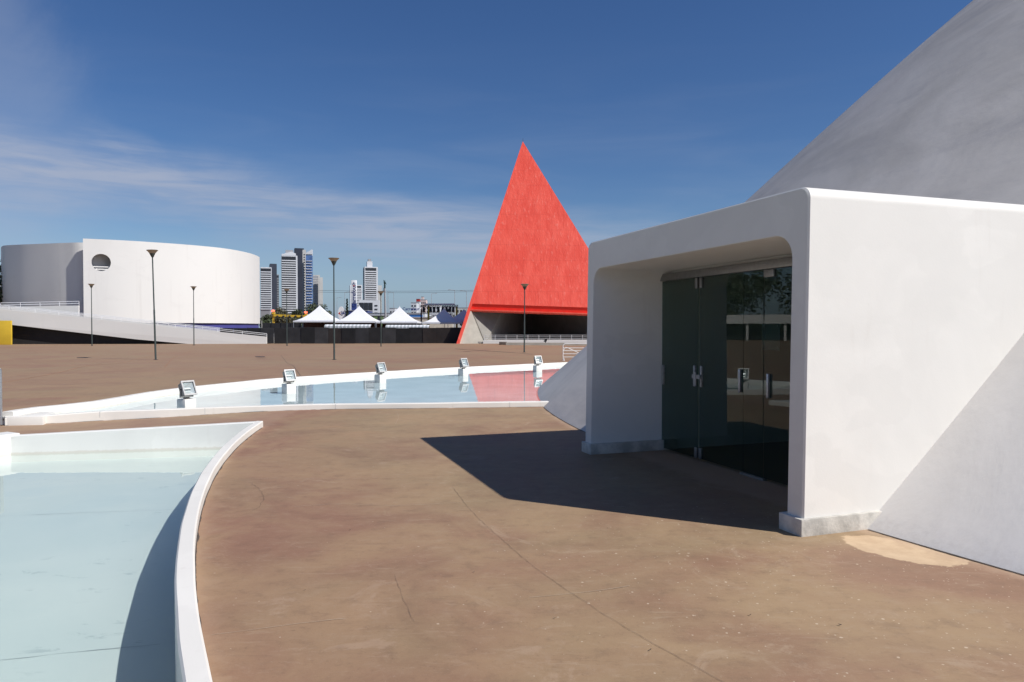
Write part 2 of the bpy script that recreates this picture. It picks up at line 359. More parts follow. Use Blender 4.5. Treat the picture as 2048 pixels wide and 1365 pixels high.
def water_mat(name, tint, wave=.012):
    m = bpy.data.materials.new(name); m.use_nodes = True; t = m.node_tree; t.nodes.clear()
    tr = N(t, 'ShaderNodeBsdfTransparent'); tr.inputs[0].default_value = (*tint, 1)
    gl = N(t, 'ShaderNodeBsdfGlossy'); gl.inputs['Roughness'].default_value = .015; gl.inputs[0].default_value = (1, 1, 1, 1)
    fr = N(t, 'ShaderNodeFresnel'); fr.inputs[0].default_value = 1.333
    b = N(t, 'ShaderNodeBump'); b.inputs['Strength'].default_value = wave; b.inputs['Distance'].default_value = .05
    t.links.new(noise_(t, mapping(t, geo(t), (1, 1, 1)), 2.2, 3, .5), b.inputs['Height'])
    t.links.new(b.outputs[0], gl.inputs['Normal']); t.links.new(b.outputs[0], fr.inputs['Normal'])
    mx = N(t, 'ShaderNodeMixShader'); t.links.new(fr.outputs[0], mx.inputs[0]); t.links.new(tr.outputs[0], mx.inputs[1]); t.links.new(gl.outputs[0], mx.inputs[2])
    o = N(t, 'ShaderNodeOutputMaterial'); t.links.new(mx.outputs[0], o.inputs[0]); return m
def glass_mat(name, tint, ior=1.5, rough=0.0):
    m = bpy.data.materials.new(name); m.use_nodes = True; t = m.node_tree; t.nodes.clear()
    tr = N(t, 'ShaderNodeBsdfTransparent'); tr.inputs[0].default_value = (*tint, 1)
    gl = N(t, 'ShaderNodeBsdfGlossy'); gl.inputs['Roughness'].default_value = rough; gl.inputs[0].default_value = (.95, 1, .98, 1)
    fr = N(t, 'ShaderNodeFresnel'); fr.inputs[0].default_value = ior
    bf = N(t, 'ShaderNodeNewGeometry').outputs['Backfacing']
    fac = math_(t, 'MULTIPLY', fr.outputs[0], math_(t, 'SUBTRACT', 1, bf))
    mx = N(t, 'ShaderNodeMixShader'); t.links.new(fac, mx.inputs[0]); t.links.new(tr.outputs[0], mx.inputs[1]); t.links.new(gl.outputs[0], mx.inputs[2])
    o = N(t, 'ShaderNodeOutputMaterial'); t.links.new(mx.outputs[0], o.inputs[0]); return m
def basin_mat():
    m, t, p = newmat('basin_paint'); g = geo(t)
    n1 = noise_(t, g, .5, 5, .6, .5); n2 = noise_(t, mapping(t, g, (1, 2.5, 1)), 3.0, 8, .72, .4); n3 = noise_(t, g, 1.1, 4)
    c = mixc(t, sstep(t, n1, .3, .7), (.51, .555, .525), (.57, .60, .56))
    c = mixc(t, math_(t, 'MULTIPLY', math_(t, 'MULTIPLY', sstep(t, n2, .585, .64), sstep(t, n3, .44, .58)), .45), c, (.27, .32, .32))
    c = mixc(t, math_(t, 'MULTIPLY', sstep(t, noise_(t, g, .8, 7, .7), .55, .75), .25), c, (.56, .57, .53))
    t.links.new(c, p.inputs['Base Color']); p.inputs['Roughness'].default_value = .6; return m

M = {}
M['ground'] = ground_mat()
M['white'] = white_mat('white_plaster', amount=.22)
M['kerb'] = white_mat('white_kerb_paint', c=(.71, .68, .625), amount=.5)
M['poolwall'] = white_mat('white_pool_wall_paint', c=(.72, .695, .64), amount=.25, lowdirt=(-.02, .055, .06))
M['basinwall'] = white_mat('basin_wall_paint', c=(.70, .69, .65), amount=.2, lowdirt=(-.36, -.285, .05))
def drum_mat():
    m, t, p = newmat('drum_white'); g = geo(t)
    a = noise_(t, g, .10, 4, .5); b = noise_(t, mapping(t, g, (.9, .9, .05)), .9, 6, .65); c3 = noise_(t, mapping(t, g, (.25, .25, .5)), .8, 6, .7, .6)
    c = mixc(t, sstep(t, a, .3, .7), (.655, .638, .605), (.685, .668, .63))
    c = mixc(t, math_(t, 'MULTIPLY', sstep(t, b, .54, .78), .30), c, (.47, .44, .40))
    c = mixc(t, math_(t, 'MULTIPLY', sstep(t, c3, .57, .66), .14), c, (.52, .50, .47))
    t.links.new(c, p.inputs['Base Color']); p.inputs['Roughness'].default_value = .6; return m
M['drum'] = drum_mat()
M['dome'] = dome_mat()
M['red'] = red_mat()
M['redsolid'] = mat('red_matt_paint', (.82, .032, .016), .5, .1, 1.5)
M['water'] = water_mat('pool_water', (.93, .98, .985), .02)
M['basin'] = basin_mat()
M['poolfloor'] = mat('pool_floor_paint', (.50, .55, .56), .6, .12, 1.2)
M['glass'] = glass_mat('dark_tinted_glass', (.56, .64, .61), 1.52)
M['alu'] = mat('aluminium', (.27, .27, .265), .4, .1, 20, .7)
M['steel'] = mat('galvanised_steel', (.45, .46, .47), .42, .15, 25, .8)
M['stone'] = mat('limewashed_plinth', (.52, .49, .435), .8, .32, 5, bmp=.3, bscale=40)
M['concrete'] = mat('beige_concrete', (.50, .46, .38), .8, .12, .8, bmp=.1, bscale=3)
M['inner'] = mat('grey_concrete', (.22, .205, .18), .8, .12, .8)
M['lamp_green'] = mat('dark_green_pole_paint', (.045, .06, .055), .5, .1, 3)
M['bowl'] = mat('frosted_bowl', (.42, .36, .26), .45, .1, 4)
M['rim'] = mat('lamp_rim', (.16, .13, .10), .5, .1, 4)
M['floodgrey'] = mat('cast_aluminium', (.26, .255, .25), .45, .15, 15, .5)
M['floodrim'] = mat('floodlight_bezel', (.46, .45, .44), .5, .1, 15, .2)
M['floodglass'] = glass_mat('floodlight_glass', (.97, .99, .985), 1.5)
M['reflector'] = mat('floodlight_reflector', (.66, .67, .67), .3, .08, 10, .35)
M['yellow'] = mat('yellow_paint', (.60, .40, .03), .55, .06, 1)
M['dark'] = mat('shade_black', (.012, .012, .013), .7, .2, 2)  # black that carries the deep shade under the ramp
M['blackmetal'] = mat('black_metal', (.02, .02, .022), .5, .2, 4)
for i, c in enumerate([(.022, .021, .022), (.035, .035, .038), (.032, .025, .023), (.016, .016, .017), (.045, .044, .046)]):
    M['sheet%d' % i] = mat('dark_sheet_%d' % i, c, .55, .3, .8)
M['tent'] = mat('tent_fabric', (.70, .70, .72), .6, .03, .4)
M['maroon'] = mat('maroon_tarp', (.10, .045, .035), .7, .4, 1.2)
M['blue'] = mat('store_blue', (.03, .05, .19), .5, .1, .2)
M['purple'] = mat('violet_base', (.05, .05, .22), .6, .1, .4)
M['signwhite'] = mat('sign_white', (.78, .78, .78), .5, .03, .3)
M['signred'] = mat('sign_red', (.45, .03, .02), .5, .05, .3)
M['darkblue'] = mat('logo_blue', (.015, .03, .14), .5, .05, .3)
M['tower_white'] = mat('tower_white', (.60, .60, .62), .6, .06, .05)
M['tower_grey'] = mat('tower_grey', (.30, .30, .315), .7, .1, .05)
M['tower_beige'] = mat('tower_beige', (.48, .465, .44), .7, .08, .05)
M['tower_navy'] = mat('tower_navy', (.03, .034, .05), .45, .15, .05)
M['tower_glass'] = mat('tower_dark_glass', (.018, .021, .028), .6, .25, .2)
M['tower_blue'] = mat('tower_blue_glass', (.09, .16, .34), .2, .25, .15)
M['asphalt'] = mat('city_ground', (.10, .10, .075), .9, .3, .03)
M['bark'] = mat('bark', (.06, .045, .03), .9, .2, 5)
M['joint'] = mat('joint_dirt', (.055, .042, .034), .9, .3, 8)
M['crackmat'] = mat('hairline_crack', (.125, .088, .066), .9, .3, 12)
M['scratch'] = mat('pale_scratch', (.40, .31, .23), .9, .2, 8)
M['cable'] = mat('cable_black', (.03, .03, .035), .6, 0)
M['railgrey'] = mat('pale_grey_rail_paint', (.50, .50, .50), .5, .05, 2)
M['bronze'] = mat('green_bronze', (.03, .06, .055), .5, .2, 2, .3)
M['storegreen'] = mat('store_green', (.16, .24, .09), .7, .1, .2)
M['pink'] = mat('pale_pink_wall', (.62, .48, .44), .7, .1, .1)
M['bluepaint'] = mat('bright_blue_paint', (.04, .20, .55), .5, .1, .2)
M['redlamp'] = mat('red_lamp', (.8, .1, .06), .4, 0, emit=(1, .12, .05), estr=3)
M['awninggrey'] = mat('awning_grey', (.42, .45, .46), .7, .05, 1)
def leaf_mat(name, c):
    m, t, p = newmat(name)
    r = N(t, 'ShaderNodeNewGeometry').outputs['Random Per Island']
    t.links.new(mixc(t, r, tuple(q*.55 for q in c), tuple(q*1.5 for q in c)), p.inputs['Base Color']); p.inputs['Roughness'].default_value = .6
    return m
M['leaf'] = leaf_mat('tree_leaf', (.045, .06, .025)); M['leaf2'] = leaf_mat('conifer_leaf', (.03, .05, .03)); M['leaf3'] = leaf_mat('olive_leaf', (.075, .07, .035))

# ================================================================== THE SETTING
# ---- lower basin outline
BC = Vector((21.04, 15.158, 0)); RK = 25.403; KW = .115      # basin kerb circle
tip = Vector((-4.22, 11.72, 0)); lcor = Vector((-7.82, 11.06, 0))
def arc_pt(r, y): return Vector((BC.x-math.sqrt(r*r-(y-BC.y)**2), y, 0))
ys = [11.75-.25*i for i in range(int((11.75+8)/.25)+1)]
inner_arc = [arc_pt(RK+KW*.5, y) for y in ys]
lend = lcor+Vector((-.45, -.9, 0))*21
hole = inner_arc+[Vector((lend.x, ys[-1], 0)), lend, lcor]
hole = inner_arc+[Vector((lcor.x-.5*(lcor.y-ys[-1]), ys[-1], 0)), lcor]
outer = [(-260, -30), (300, -30), (300, 300), (-260, 300)]
extra = [(x, y) for x in range(-250, 300, 25) for y in list(range(28, 50))+[60, 80, 100, 150, 200]]+[(-4.5-.5*i, y) for i in range(8) for y in range(1, 48, 1)]+[(-30-20*i, y) for i in range(6) for y in range(1, 28, 3)]
extra = [e for e in extra if not inside(e, hole)]
ground = poly_sheet('plaza_ground', outer, gz, M['ground'], extra, hole); struct(ground)
struct(MB().add([(-5000, -400, -.9), (5000, -400, -.9), (5000, 7000, -.9), (-5000, 7000, -.9)], [(0, 1, 2, 3)]).build('city_ground', M['asphalt']))

# ---- joints, cracks and scratches on the paving (children of the ground)
def strip(name, px, width, m, jit=0.0, step=.25, z=.004):
    pts = catmull([on_g(*q) for q in px], step); r = random.Random(len(px)*17+int(px[0][0]))
    pts = [p+Vector((r.uniform(-jit, jit), r.uniform(-jit, jit), 0)) for p in pts]
    ws = [width*(.5+.7*r.random()) for _ in pts]
    a = []; b = []
    for i, p in enumerate(pts):
        t = pts[min(i+1, len(pts)-1)]-pts[max(i-1, 0)]; t.z = 0; t.normalize(); nn = Vector((-t.y, t.x, 0))
        for l, q in ((a, p+nn*ws[i]/2), (b, p-nn*ws[i]/2)): q.z = gz(q.x, q.y)+z; l.append(q)
    b_ = MB(); b_.loft([b, a])
    return b_.build(name, m, ground, recalc=False)
strip('joint', [(905, 975), (945, 1025), (1010, 1085), (1075, 1140), (1170, 1205), (1260, 1262), (1350, 1312), (1445, 1365), (1560, 1430)], .0022, M['crackmat'], .004, .06)
strip('joint', [(838, 690.5), (905, 698), (1000, 704), (1065, 709)], .22, M['joint'], 0, 1)
strip('joint', [(543, 694), (566, 716), (601, 752)], .03, M['crackmat'], 0, .5)
strip('crack', [(500, 965), (524, 985), (523, 1010), (505, 1022)], .003, M['crackmat'], .012, .06)
strip('crack', [(790, 1150), (800, 1180), (815, 1215), (828, 1245)], .0018, M['crackmat'], .006, .05)
for q in ([(470, 962), (560, 957), (680, 960), (800, 955)], [(590, 1014), (680, 1009), (800, 1012), (960, 1003)], [(420, 1272), (540, 1256), (690, 1238)], [(1060, 1196), (1180, 1185), (1260, 1172)], [(790, 850), (797, 835), (794, 826)], [(1040, 845), (1080, 838), (1140, 848), (1060, 842)]):
    strip('scratch', q, .004, M['scratch'], .006, .08)
M['ochre'] = mat('ochre_stain', (.30, .165, .095), .9, .2, 1.5)
strip('stain', [(-20, 770), (120, 745), (210, 729), (300, 713), (400, 701)], .10, M['ochre'], .03, .5)
strip('stain', [(330, 735), (345, 718), (385, 703)], .08, M['ochre'], .03, .5)
# ---- round manhole covers
for px, py in ((165, 716), (520, 714)):
    p = on_g(px, py); b = MB().lathe([(.36, 0), (.36, .02), (.33, .026), (.0, .026)], 24)
    tag(b.build('manhole_cover', M['blackmetal'], loc=p), 'dark round manhole cover in the plaza '+('towards the yellow hoarding' if px < 300 else 'towards the dark sheet fence'), 'manhole cover', 'manhole covers in the plaza')

# ---- lower basin: floor, water, walls
bedge = [Vector((p.x-.02, p.y, 0)) for p in hole]
floor_ = poly_sheet('basin_floor', hole, lambda x, y: -.45, M['basin']); struct(floor_)
wat = poly_sheet('basin_water', hole, lambda x, y: -.325, M['water']); struct(wat)
def seam(px, w):
    pts = catmull([on_z(x, y, -.45) for x, y in px], .12); r = random.Random(3); a = []; b = []
    for i, p in enumerate(pts):
        ww = w*(.3+.9*r.random()); j = r.uniform(-.006, .006); a.append(p+Vector((0, ww/2+j, .004))); b.append(p+Vector((0, -ww/2+j, .004)))
    MB().loft([b, a]).build('seam', M['seam'], floor_, recalc=False)
M['seam'] = mat('basin_seam', (.40, .43, .42), .8, .2, 8)
seam([(-60, 1328), (60, 1315), (150, 1305), (240, 1297), (320, 1290)], .008)
seam([(-60, 1036), (150, 1027), (300, 1022), (380, 1019)], .009)
def wob(p, k=.006): return noise.noise(p*1.7)*k
# kerb with inner face, one continuous curved wall
def ring(rin, rout, zb, zt, ylist, name, m, parent=None):
    loops = [[] for _ in range(6)]
    for y in ylist:
        a, b = arc_pt(rin, y), arc_pt(rout, y); c = (a-BC); c.z = 0; c.normalize()
        wa, wb, wz_ = wob(a, .004), wob(b+Vector((9, 0, 0)), .004), wob(a*.6+Vector((0, 5, 0)), .004)
        e = .012
        A, B = a+c*wa, b+c*wb
        z = zt+wz_
        loops[0].append(Vector((A.x, A.y, zb))); loops[1].append(Vector((A.x, A.y, z-e))); q = A+c*e; loops[2].append(Vector((q.x, q.y, z)))
        q = B-c*e; loops[3].append(Vector((q.x, q.y, z))); loops[4].append(Vector((B.x, B.y, z-e))); loops[5].append(Vector((B.x, B.y, zb)))
    b_ = MB(); b_.loft(loops)
    n = len(ylist)
    b_.f.append(tuple(k*n for k in range(6))); b_.m.append(0); b_.f.append(tuple(k*n+n-1 for k in range(5, -1, -1))); b_.m.append(0)
    return b_.build(name, m, parent, smooth=30)
basin_kerb = thing('basin_kerb', 'curved white kerb wall round the large pale blue basin', 'kerb', (0, 0, 0))
ylk = [11.80-.12*i for i in range(int((11.8+8)/.12)+1)]
ring(RK, RK+KW, -.6, .10, ylk, 'curved_kerb', M['kerb'], basin_kerb)
# far wall of the basin (top falls from the kerb tip to the terrace level)
def wall_between(a, b, za, zb, zbot, th, name, m, parent, n=24):
    d = (b-a).normalized(); nn = Vector((-d.y, d.x, 0)); lo = [[] for _ in range(6)]
    for i in range(n+1):
        t = i/n; p = a.lerp(b, t); z = za+(zb-za)*t; w = wob(p+Vector((3, 0, 0)), .012); P = p-nn*w; Q = p+nn*th; e = .012
        for k, v in enumerate(((P.x, P.y, zbot), (P.x, P.y, z-e), (P.x+nn.x*e, P.y+nn.y*e, z), (Q.x-nn.x*e, Q.y-nn.y*e, z), (Q.x, Q.y, z-e), (Q.x, Q.y, zbot))): lo[k].append(Vector(v))
    bb = MB(); bb.loft(lo); n1 = n+1
    bb.f.append(tuple(k*n1 for k in range(6))); bb.m.append(0); bb.f.append(tuple(k*n1+n for k in range(5, -1, -1))); bb.m.append(0)
    return bb.build(name, m, parent, smooth=30)
wall_between(lcor, arc_pt(RK+.02, 11.74), -.035, .095, -.6, .13, 'far_wall', M['basinwall'], basin_kerb)
le = Vector((lcor.x-.5*(lcor.y-ys[-1]), ys[-1], 0))
wall_between(le, lcor+Vector((.06, .12, 0)), .03, -.01, -.6, .35, 'side_wall', M['basinwall'], basin_kerb)

# ---- upper reflecting pool
K1 = catmull([on_g(*q) for q in ((10, 852), (93, 848), (200, 842), (273, 838.5), (410, 830), (560, 822), (671, 819), (867, 817), (1085, 814), (1200, 811))], .35)
def oz(px, py, z): return on_z(px, py, z)
K2 = catmull([Vector((-8.86, 12.6, 0)), Vector((-8.82, 13.3, 0))]+[oz(*q, .16) for q in ((200, 803), (340, 780), (486, 764.5), (565, 757), (750, 745), (926, 735), (1076, 728), (1150, 724.5))]+[Vector((6.5, 33.5, .16))], .5)
for p in K1+K2: p.z = 0
pool_kerb = thing('pool_kerb', 'low white kerb round the curved reflecting pool on the plaza', 'kerb', (0, 0, 0))
def kerb_run(pts, w, zt, name, m, sub=True):
    lo = [[] for _ in range(6)]; e = .012
    left = offset(pts, w)
    for i, (p, q) in enumerate(zip(pts, left)):
        d = (q-p).normalized(); z = (zt(i/(len(pts)-1)) if callable(zt) else zt)+wob(p*.7, .008); P = p+d*wob(p+Vector((4, 4, 0)), .012); g0 = -.25
        for k, v in enumerate(((P.x, P.y, g0), (P.x, P.y, z-e), (P.x+d.x*e, P.y+d.y*e, z), (q.x-d.x*e, q.y-d.y*e, z), (q.x, q.y, z-e), (q.x, q.y, g0))): lo[k].append(Vector(v))
    b = MB(); b.loft(lo); n1 = len(pts)
    b.f.append(tuple(k*n1 for k in range(6))); b.m.append(0); b.f.append(tuple(k*n1+n1-1 for k in range(5, -1, -1))); b.m.append(0)
    return b.build(name, m, pool_kerb, smooth=30)
kerb_run(K1, .17, lambda t: .065+.04*sm(t*5), 'near_kerb', M['kerb'])
kerb_run(K2, .20, .16, 'outer_kerb', M['poolwall'])
# solid tip where the two kerbs meet
tipp = [K1[0]+Vector((.0, .01, 0)), K1[0]+Vector((.6, .10, 0)), Vector((-8.5, 13.2, 0)), Vector((-8.84, 13.25, 0)), Vector((-9.04, 12.62, 0))]
b = MB(); pp = [Vector((p.x, p.y, -.2)) for p in tipp]; b.prism(pp, (0, 0, 0), (0, 0, .282)); b.build('kerb_tip', M['kerb'], pool_kerb, bevel=.01)
near_k = [o for o in bpy.data.objects if o.name.startswith('near_kerb')][0]
for q in ((197, 842), (415, 830), (650, 819.5), (1022, 815)):
    p = on_g(*q); p = min(K1, key=lambda k: (k-Vector((p.x, p.y, 0))).length); MB().box((p.x, p.y+.085, .05), (.006, .176, .110)).build('kerb_joint', M['awninggrey'], near_k)
pin = [p.copy() for p in offset(K1, .1)]
poolpoly = pin+[Vector((14, 22, 0))]+list(reversed(offset(K2, .08)))
struct(poly_sheet('pool_floor', poolpoly, lambda x, y: .008, M['poolfloor']))
struct(poly_sheet('pool_water', poolpoly, lambda x, y: .03, M['water']))

# ================================================================== MUSEUM DOME
def dz(u): return .8599*u+.013807*u*u-.00097673*u**3+6.3109e-6*u**4
na, nu = 220, 70
us = [0, .2, .24]+[u for u in [DR*(i/nu)**1.35 for i in range(1, nu)] if u > .3]
def ringpts(r, z): return [Vector((r*math.cos(2*math.pi*i/na), r*math.sin(2*math.pi*i/na), z)) for i in range(na)]
vs = []; fs = []
prof = [(DR+.36, -.32), (DR, .0)]+[(DR-u, dz(u)) for u in us if u >= .2]
inn = [(r-.55, z-.15) for r, z in prof if r > .8]; inn[0] = (inn[0][0], -.32)
for r, z in prof: vs += ringpts(r, z)
top = len(vs); vs.append(Vector((0, 0, dz(DR)+.01)))
k = len(prof)
fs = [(j*na+i, j*na+(i+1) % na, (j+1)*na+(i+1) % na, (j+1)*na+i) for j in range(k-1) for i in range(na)]+[((k-1)*na+i, (k-1)*na+(i+1) % na, top) for i in range(na)]
o2 = len(vs)
for r, z in inn: vs += ringpts(r, z)
k2 = len(inn); top2 = len(vs); vs.append(Vector((0, 0, inn[-1][1])))
fs += [(o2+j*na+(i+1) % na, o2+j*na+i, o2+(j+1)*na+i, o2+(j+1)*na+(i+1) % na) for j in range(k2-1) for i in range(na)]+[(o2+(k2-1)*na+(i+1) % na, o2+(k2-1)*na+i, top2) for i in range(na)]
fs += [(i, o2+i, o2+(i+1) % na, (i+1) % na) for i in range(na)]
dome_me = MB().add(vs, fs).mesh('dome_shell', M['dome'], 30)
dome_tmp = bpy.data.objects.new('tmp_dome', dome_me); col.objects.link(dome_tmp); dome_tmp.location = DC
cut = MB().prism([pl(.12, -1, -1), pl(4.02, -1, -1), pl(4.02, 5.5, -1), pl(.12, 5.5, -1)], (0, 0, 0), (0, 0, 3.5)).mesh('tmp_cut', M['dome'])
cuto = bpy.data.objects.new('tmp_cut', cut); col.objects.link(cuto)
md = dome_tmp.modifiers.new('b', 'BOOLEAN'); md.operation = 'DIFFERENCE'; md.object = cuto; md.solver = 'EXACT'
dg = bpy.context.evaluated_depsgraph_get(); dme = bpy.data.meshes.new_from_object(dome_tmp.evaluated_get(dg))
bpy.data.objects.remove(dome_tmp); bpy.data.objects.remove(cuto)
dme.name = 'dome_shell'
museum = thing('domed_museum', 'huge weathered grey-white domed museum with a boxy white entrance portico', 'museum', DC)
sh = obj('dome_shell', dme, museum); dme.polygons.foreach_set('use_smooth', [True]*len(dme.polygons)); dme.set_sharp_from_angle(angle=R_(30))
# portico: a rounded concrete frame pushed out of the dome
def uloop(s0, s1, zt, r, zb, seg=8):
    P = [(s0, zb), (s0, zt-r)]
    P += [(s0+r-r*math.cos(a), zt-r+r*math.sin(a)) for a in [math.pi/2*i/seg for i in range(1, seg)]]
    P += [(s0+r, zt), ((s0+s1)/2, zt), (s1-r, zt)]
    P += [(s1-r+r*math.sin(a), zt-r+r*math.cos(a)) for a in [math.pi/2*i/seg for i in range(1, seg)]]
    P += [(s1, zt-r), (s1, zb)]
    return P
def P3(loop, t, lean=.015): return [pl(s, t+lean*max(z, 0), z)-DC for s, z in loop]
S0, S1, ZT = .03, 4.10, 2.775
b = MB(); bev = .014
Lo = uloop(S0, S1, ZT, .10, -.1); Lob = uloop(S0+bev, S1-bev, ZT-bev, .09, -.1)
Li = uloop(S0+.185, S1-.19, ZT-.365, .20, -.1); Lib = uloop(S0+.185-bev*.7, S1-.19+bev*.7, ZT-.365+bev*.7, .21, -.1)
T0 = .035
b.loft([P3(Li, 4.9, 0), P3(Li, T0+bev), P3(Lib, T0), P3(Lob, T0), P3(Lo, T0+bev), P3(Lo, 5.0, 0)])
b.build('portico', M['white'], museum, smooth=40)
for a, c in ((-.0, S0+.235), (S1-.25, S1+.03)):
    p = MB().prism([pl(a, 0, -.05)-DC, pl(c, 0, -.05)-DC, pl(c, 1.3, -.05)-DC, pl(a, 1.3, -.05)-DC], (0, 0, 0), (0, 0, .185))
    p.build('plinth', M['stone'], museum, bevel=.006)
# glazed doors
TD = 1.09; ZD = 2.27
rotp = Matrix.Rotation(math.atan2(PU.y, PU.x), 3, 'Z')
def pbox(mb, s0, s1, t0, t1, z0, z1): return mb.box(pl((s0+s1)/2, (t0+t1)/2, (z0+z1)/2)-DC, (s1-s0, t1-t0, z1-z0), rotp)
doors = thing('glass_doors', 'row of dark tinted frameless glass doors inside the white portico', 'door', pl(2.0, TD))
dco = pl(2.0, TD)
def dbox(mb, s0, s1, t0, t1, z0, z1): return mb.box(pl((s0+s1)/2, (t0+t1)/2, (z0+z1)/2)-dco, (s1-s0, t1-t0, z1-z0), rotp)
dbox(MB(), .2, 3.93, TD-.04, TD+.05, ZD+.005, ZD+.10).build('header_rail', M['alu'], doors, bevel=.004)
dbox(MB(), .2, 3.93, TD+.07, TD+.12, ZD+.02, 2.43).build('top_fascia', M['white'], doors)
dbox(MB(), 1.80, 2.20, TD-.02, TD+.03, .0, .025).build('floor_rail', M['alu'], doors)
panes = [(3.06, 3.90, 0), (2.185, 3.03, .01), (1.83, 2.165, 0), (.985, 1.815, .0), (.215, .965, 0)]
for i, (a, c, dt) in enumerate(panes):
    g = dbox(MB(), a, c, TD-.005+dt, TD+.005+dt, .03, ZD).build('glass_pane', M['glass'], doors)
    # patch fittings top and bottom
    for zz in ((ZD-.13, ZD), (.03, .16)):
        if i == 2: continue
        s = c-.05 if i in (1, 3) else a
        if i in (0, 1):
            s = a if i == 0 else c-.05
            dbox(MB(), s, s+.05, TD-.02+dt, TD+.02+dt, *zz).build('patch_fitting', M['alu'], doors, bevel=.003)
    if i == 3: dbox(MB(), a+.67, c, TD-.02, TD+.02, ZD-.08, ZD).build('patch_fitting', M['alu'], doors, bevel=.003)
for s, zc, dt in ((3.84, 1.02, 0), (3.10, 1.05, 0), (2.97, 1.05, .01), (2.22, 1.05, .01), (1.73, 1.03, 0)):
    dbox(MB(), s-.017, s+.017, TD-.035+dt, TD-.006+dt, zc-.13, zc+.13).build('handle', M['steel'], doors, bevel=.004)
lk = MB(); dbox(lk, 2.95, 3.12, TD-.05, TD-.036, 1.02, 1.07); dbox(lk, 3.02, 3.07, TD-.06, TD-.05, .93, 1.10); lk.build('lock', M['steel'], doors)
# lobby partition behind the glass and a notice
lb = MB(); lb.prism([pl(-2.5, 7.5, 0)-DC, pl(6.5, 7.5, 0)-DC, pl(6.5, 7.7, 0)-DC, pl(-2.5, 7.7, 0)-DC], (0, 0, 0), (0, 0, 4.2)); lb.build('lobby_wall', M['inner'], museum)
nt = thing('wall_notice', 'pale square notice panel seen through the narrow glass pane', 'notice', pl(2.02, TD+.25, 1.55))
MB().box((0, 0, 0), (.30, .008, .30), rotp).build('panel', mat('notice_panel', (.25, .28, .28), .4, .05, 3), nt)
for sx_ in (-1, 1):
    for sz_ in (-1, 1): MB().box(rotp @ Vector((.12*sx_, -.0, 0))+Vector((0, 0, .12*sz_)), (.02, .03, .02), rotp).build('standoff', M['steel'], nt)

def base_name(o): return o.name.split('.')[0]
def kids(o): return [x for x in bpy.data.objects if x.parent == o]
def sub(root, pname, cnames):
    """hang small pieces under the part they belong to (all share the thing's origin)"""
    ps = [k for k in kids(root) if base_name(k) == pname]
    cen_ = lambda o: sum((Vector(v.co) for v in o.data.vertices), Vector())/len(o.data.vertices)+o.location
    pc = [(p, cen_(p)) for p in ps]
    for k in kids(root):
        if base_name(k) in cnames:
            c = cen_(k); k.parent = min(pc, key=lambda q: (q[1]-c).length)[0]
sub(doors, 'glass_pane', ('patch_fitting', 'handle', 'lock'))
sub(nt, 'panel', ('standoff',)); sub(museum, 'portico', ('plinth',))
# ================================================================== FLOODLIGHTS IN THE POOL
def floodlight():
    t = thing('floodlight', 'x', 'floodlight')
    MB().box((0, 0, .09), (.30, .30, .28)).build('pedestal', M['white'], t, bevel=.008)
    MB().box((0, 0, .248), (.10, .10, .03)).box((0, .0, .268), (.24, .045, .012)).build('foot', M['floodgrey'], t)
    yk = MB()
    for s in (-1, 1): yk.box((.165*s, 0, .35), (.008, .045, .17))
    yk.box((0, 0, .27), (.338, .045, .008)); yk.build('bracket', M['floodgrey'], t)
    til = Matrix.Rotation(R_(-24), 3, 'X')
    c = Vector((0, -.02, .445))
    # housing: tapered box, open to the front (-y)
    fr = [(-.155, -.07, -.15), (.155, -.07, -.15), (.155, -.07, .15), (-.155, -.07, .15)]
    mdl = [(-.150, .07, -.145), (.150, .07, -.145), (.150, .07, .14), (-.150, .07, .14)]
    bk = [(-.10, .15, -.09), (.10, .15, -.09), (.10, .15, .10), (-.10, .15, .10)]
    h = MB(); L = [[c+til @ Vector(v) for v in l] for l in (fr, mdl, bk)]; h.loft(L, True); h.f.append((8, 9, 10, 11)); h.m.append(0)
    for i in range(5): h.box(c+til @ Vector((-.1+.05*i, .075, .11)), (.008, .10, .05), til)
    h.build('housing', M['floodgrey'], t, smooth=25)
    rf = MB(); r1 = [(-.135, -.066, -.13), (.135, -.066, -.13), (.135, -.066, .13), (-.135, -.066, .13)]; r2 = [(-.07, .02, -.05), (.07, .02, -.05), (.07, .02, .05), (-.07, .02, .05)]
    rf.loft([[c+til @ Vector(v) for v in l] for l in (r1, r2)], True); rf.f.append((4, 5, 6, 7)); rf.m.append(0); rf.build('reflector', M['reflector'], t, recalc=False)
    bz = MB()
    for x0, z0, sx_, sz_ in ((0, .155, .35, .035), (0, -.155, .35, .035), (-.16, 0, .03, .276), (.16, 0, .03, .276)): bz.box(c+til @ Vector((x0, -.082, z0)), (sx_, .03, sz_), til)
    bz.build('bezel', M['floodrim'], t)
    MB().box(c+til @ Vector((0, -.078, 0)), (.29, .004, .276), til).build('glass', M['floodglass'], t)
    MB().tube(c+til @ Vector((-.08, -.02, 0)), c+til @ Vector((.08, -.02, 0)), .012).build('bulb', M['signwhite'], t)
    MB().tube(c+Vector((-.178, 0, 0)), c+Vector((.178, 0, 0)), .014).build('pivot_bolt', M['blackmetal'], t)
    sub(t, 'housing', ('reflector', 'bezel', 'glass', 'bulb')); sub(t, 'bracket', ('pivot_bolt',)); sub(t, 'pedestal', ('foot',))
    return t
fl = floodlight()
flpos = [(-6.42, 14.0, .008, 'nearest the pool tip'), (-5.58, 17.75, .008, 'second from the pool tip'), (-3.95, 21.3, .008, 'third from the pool tip'),
         (-1.67, 24.3, .008, 'fourth from the pool tip'), (.95, 26.4, .008, 'closest to the dome')]
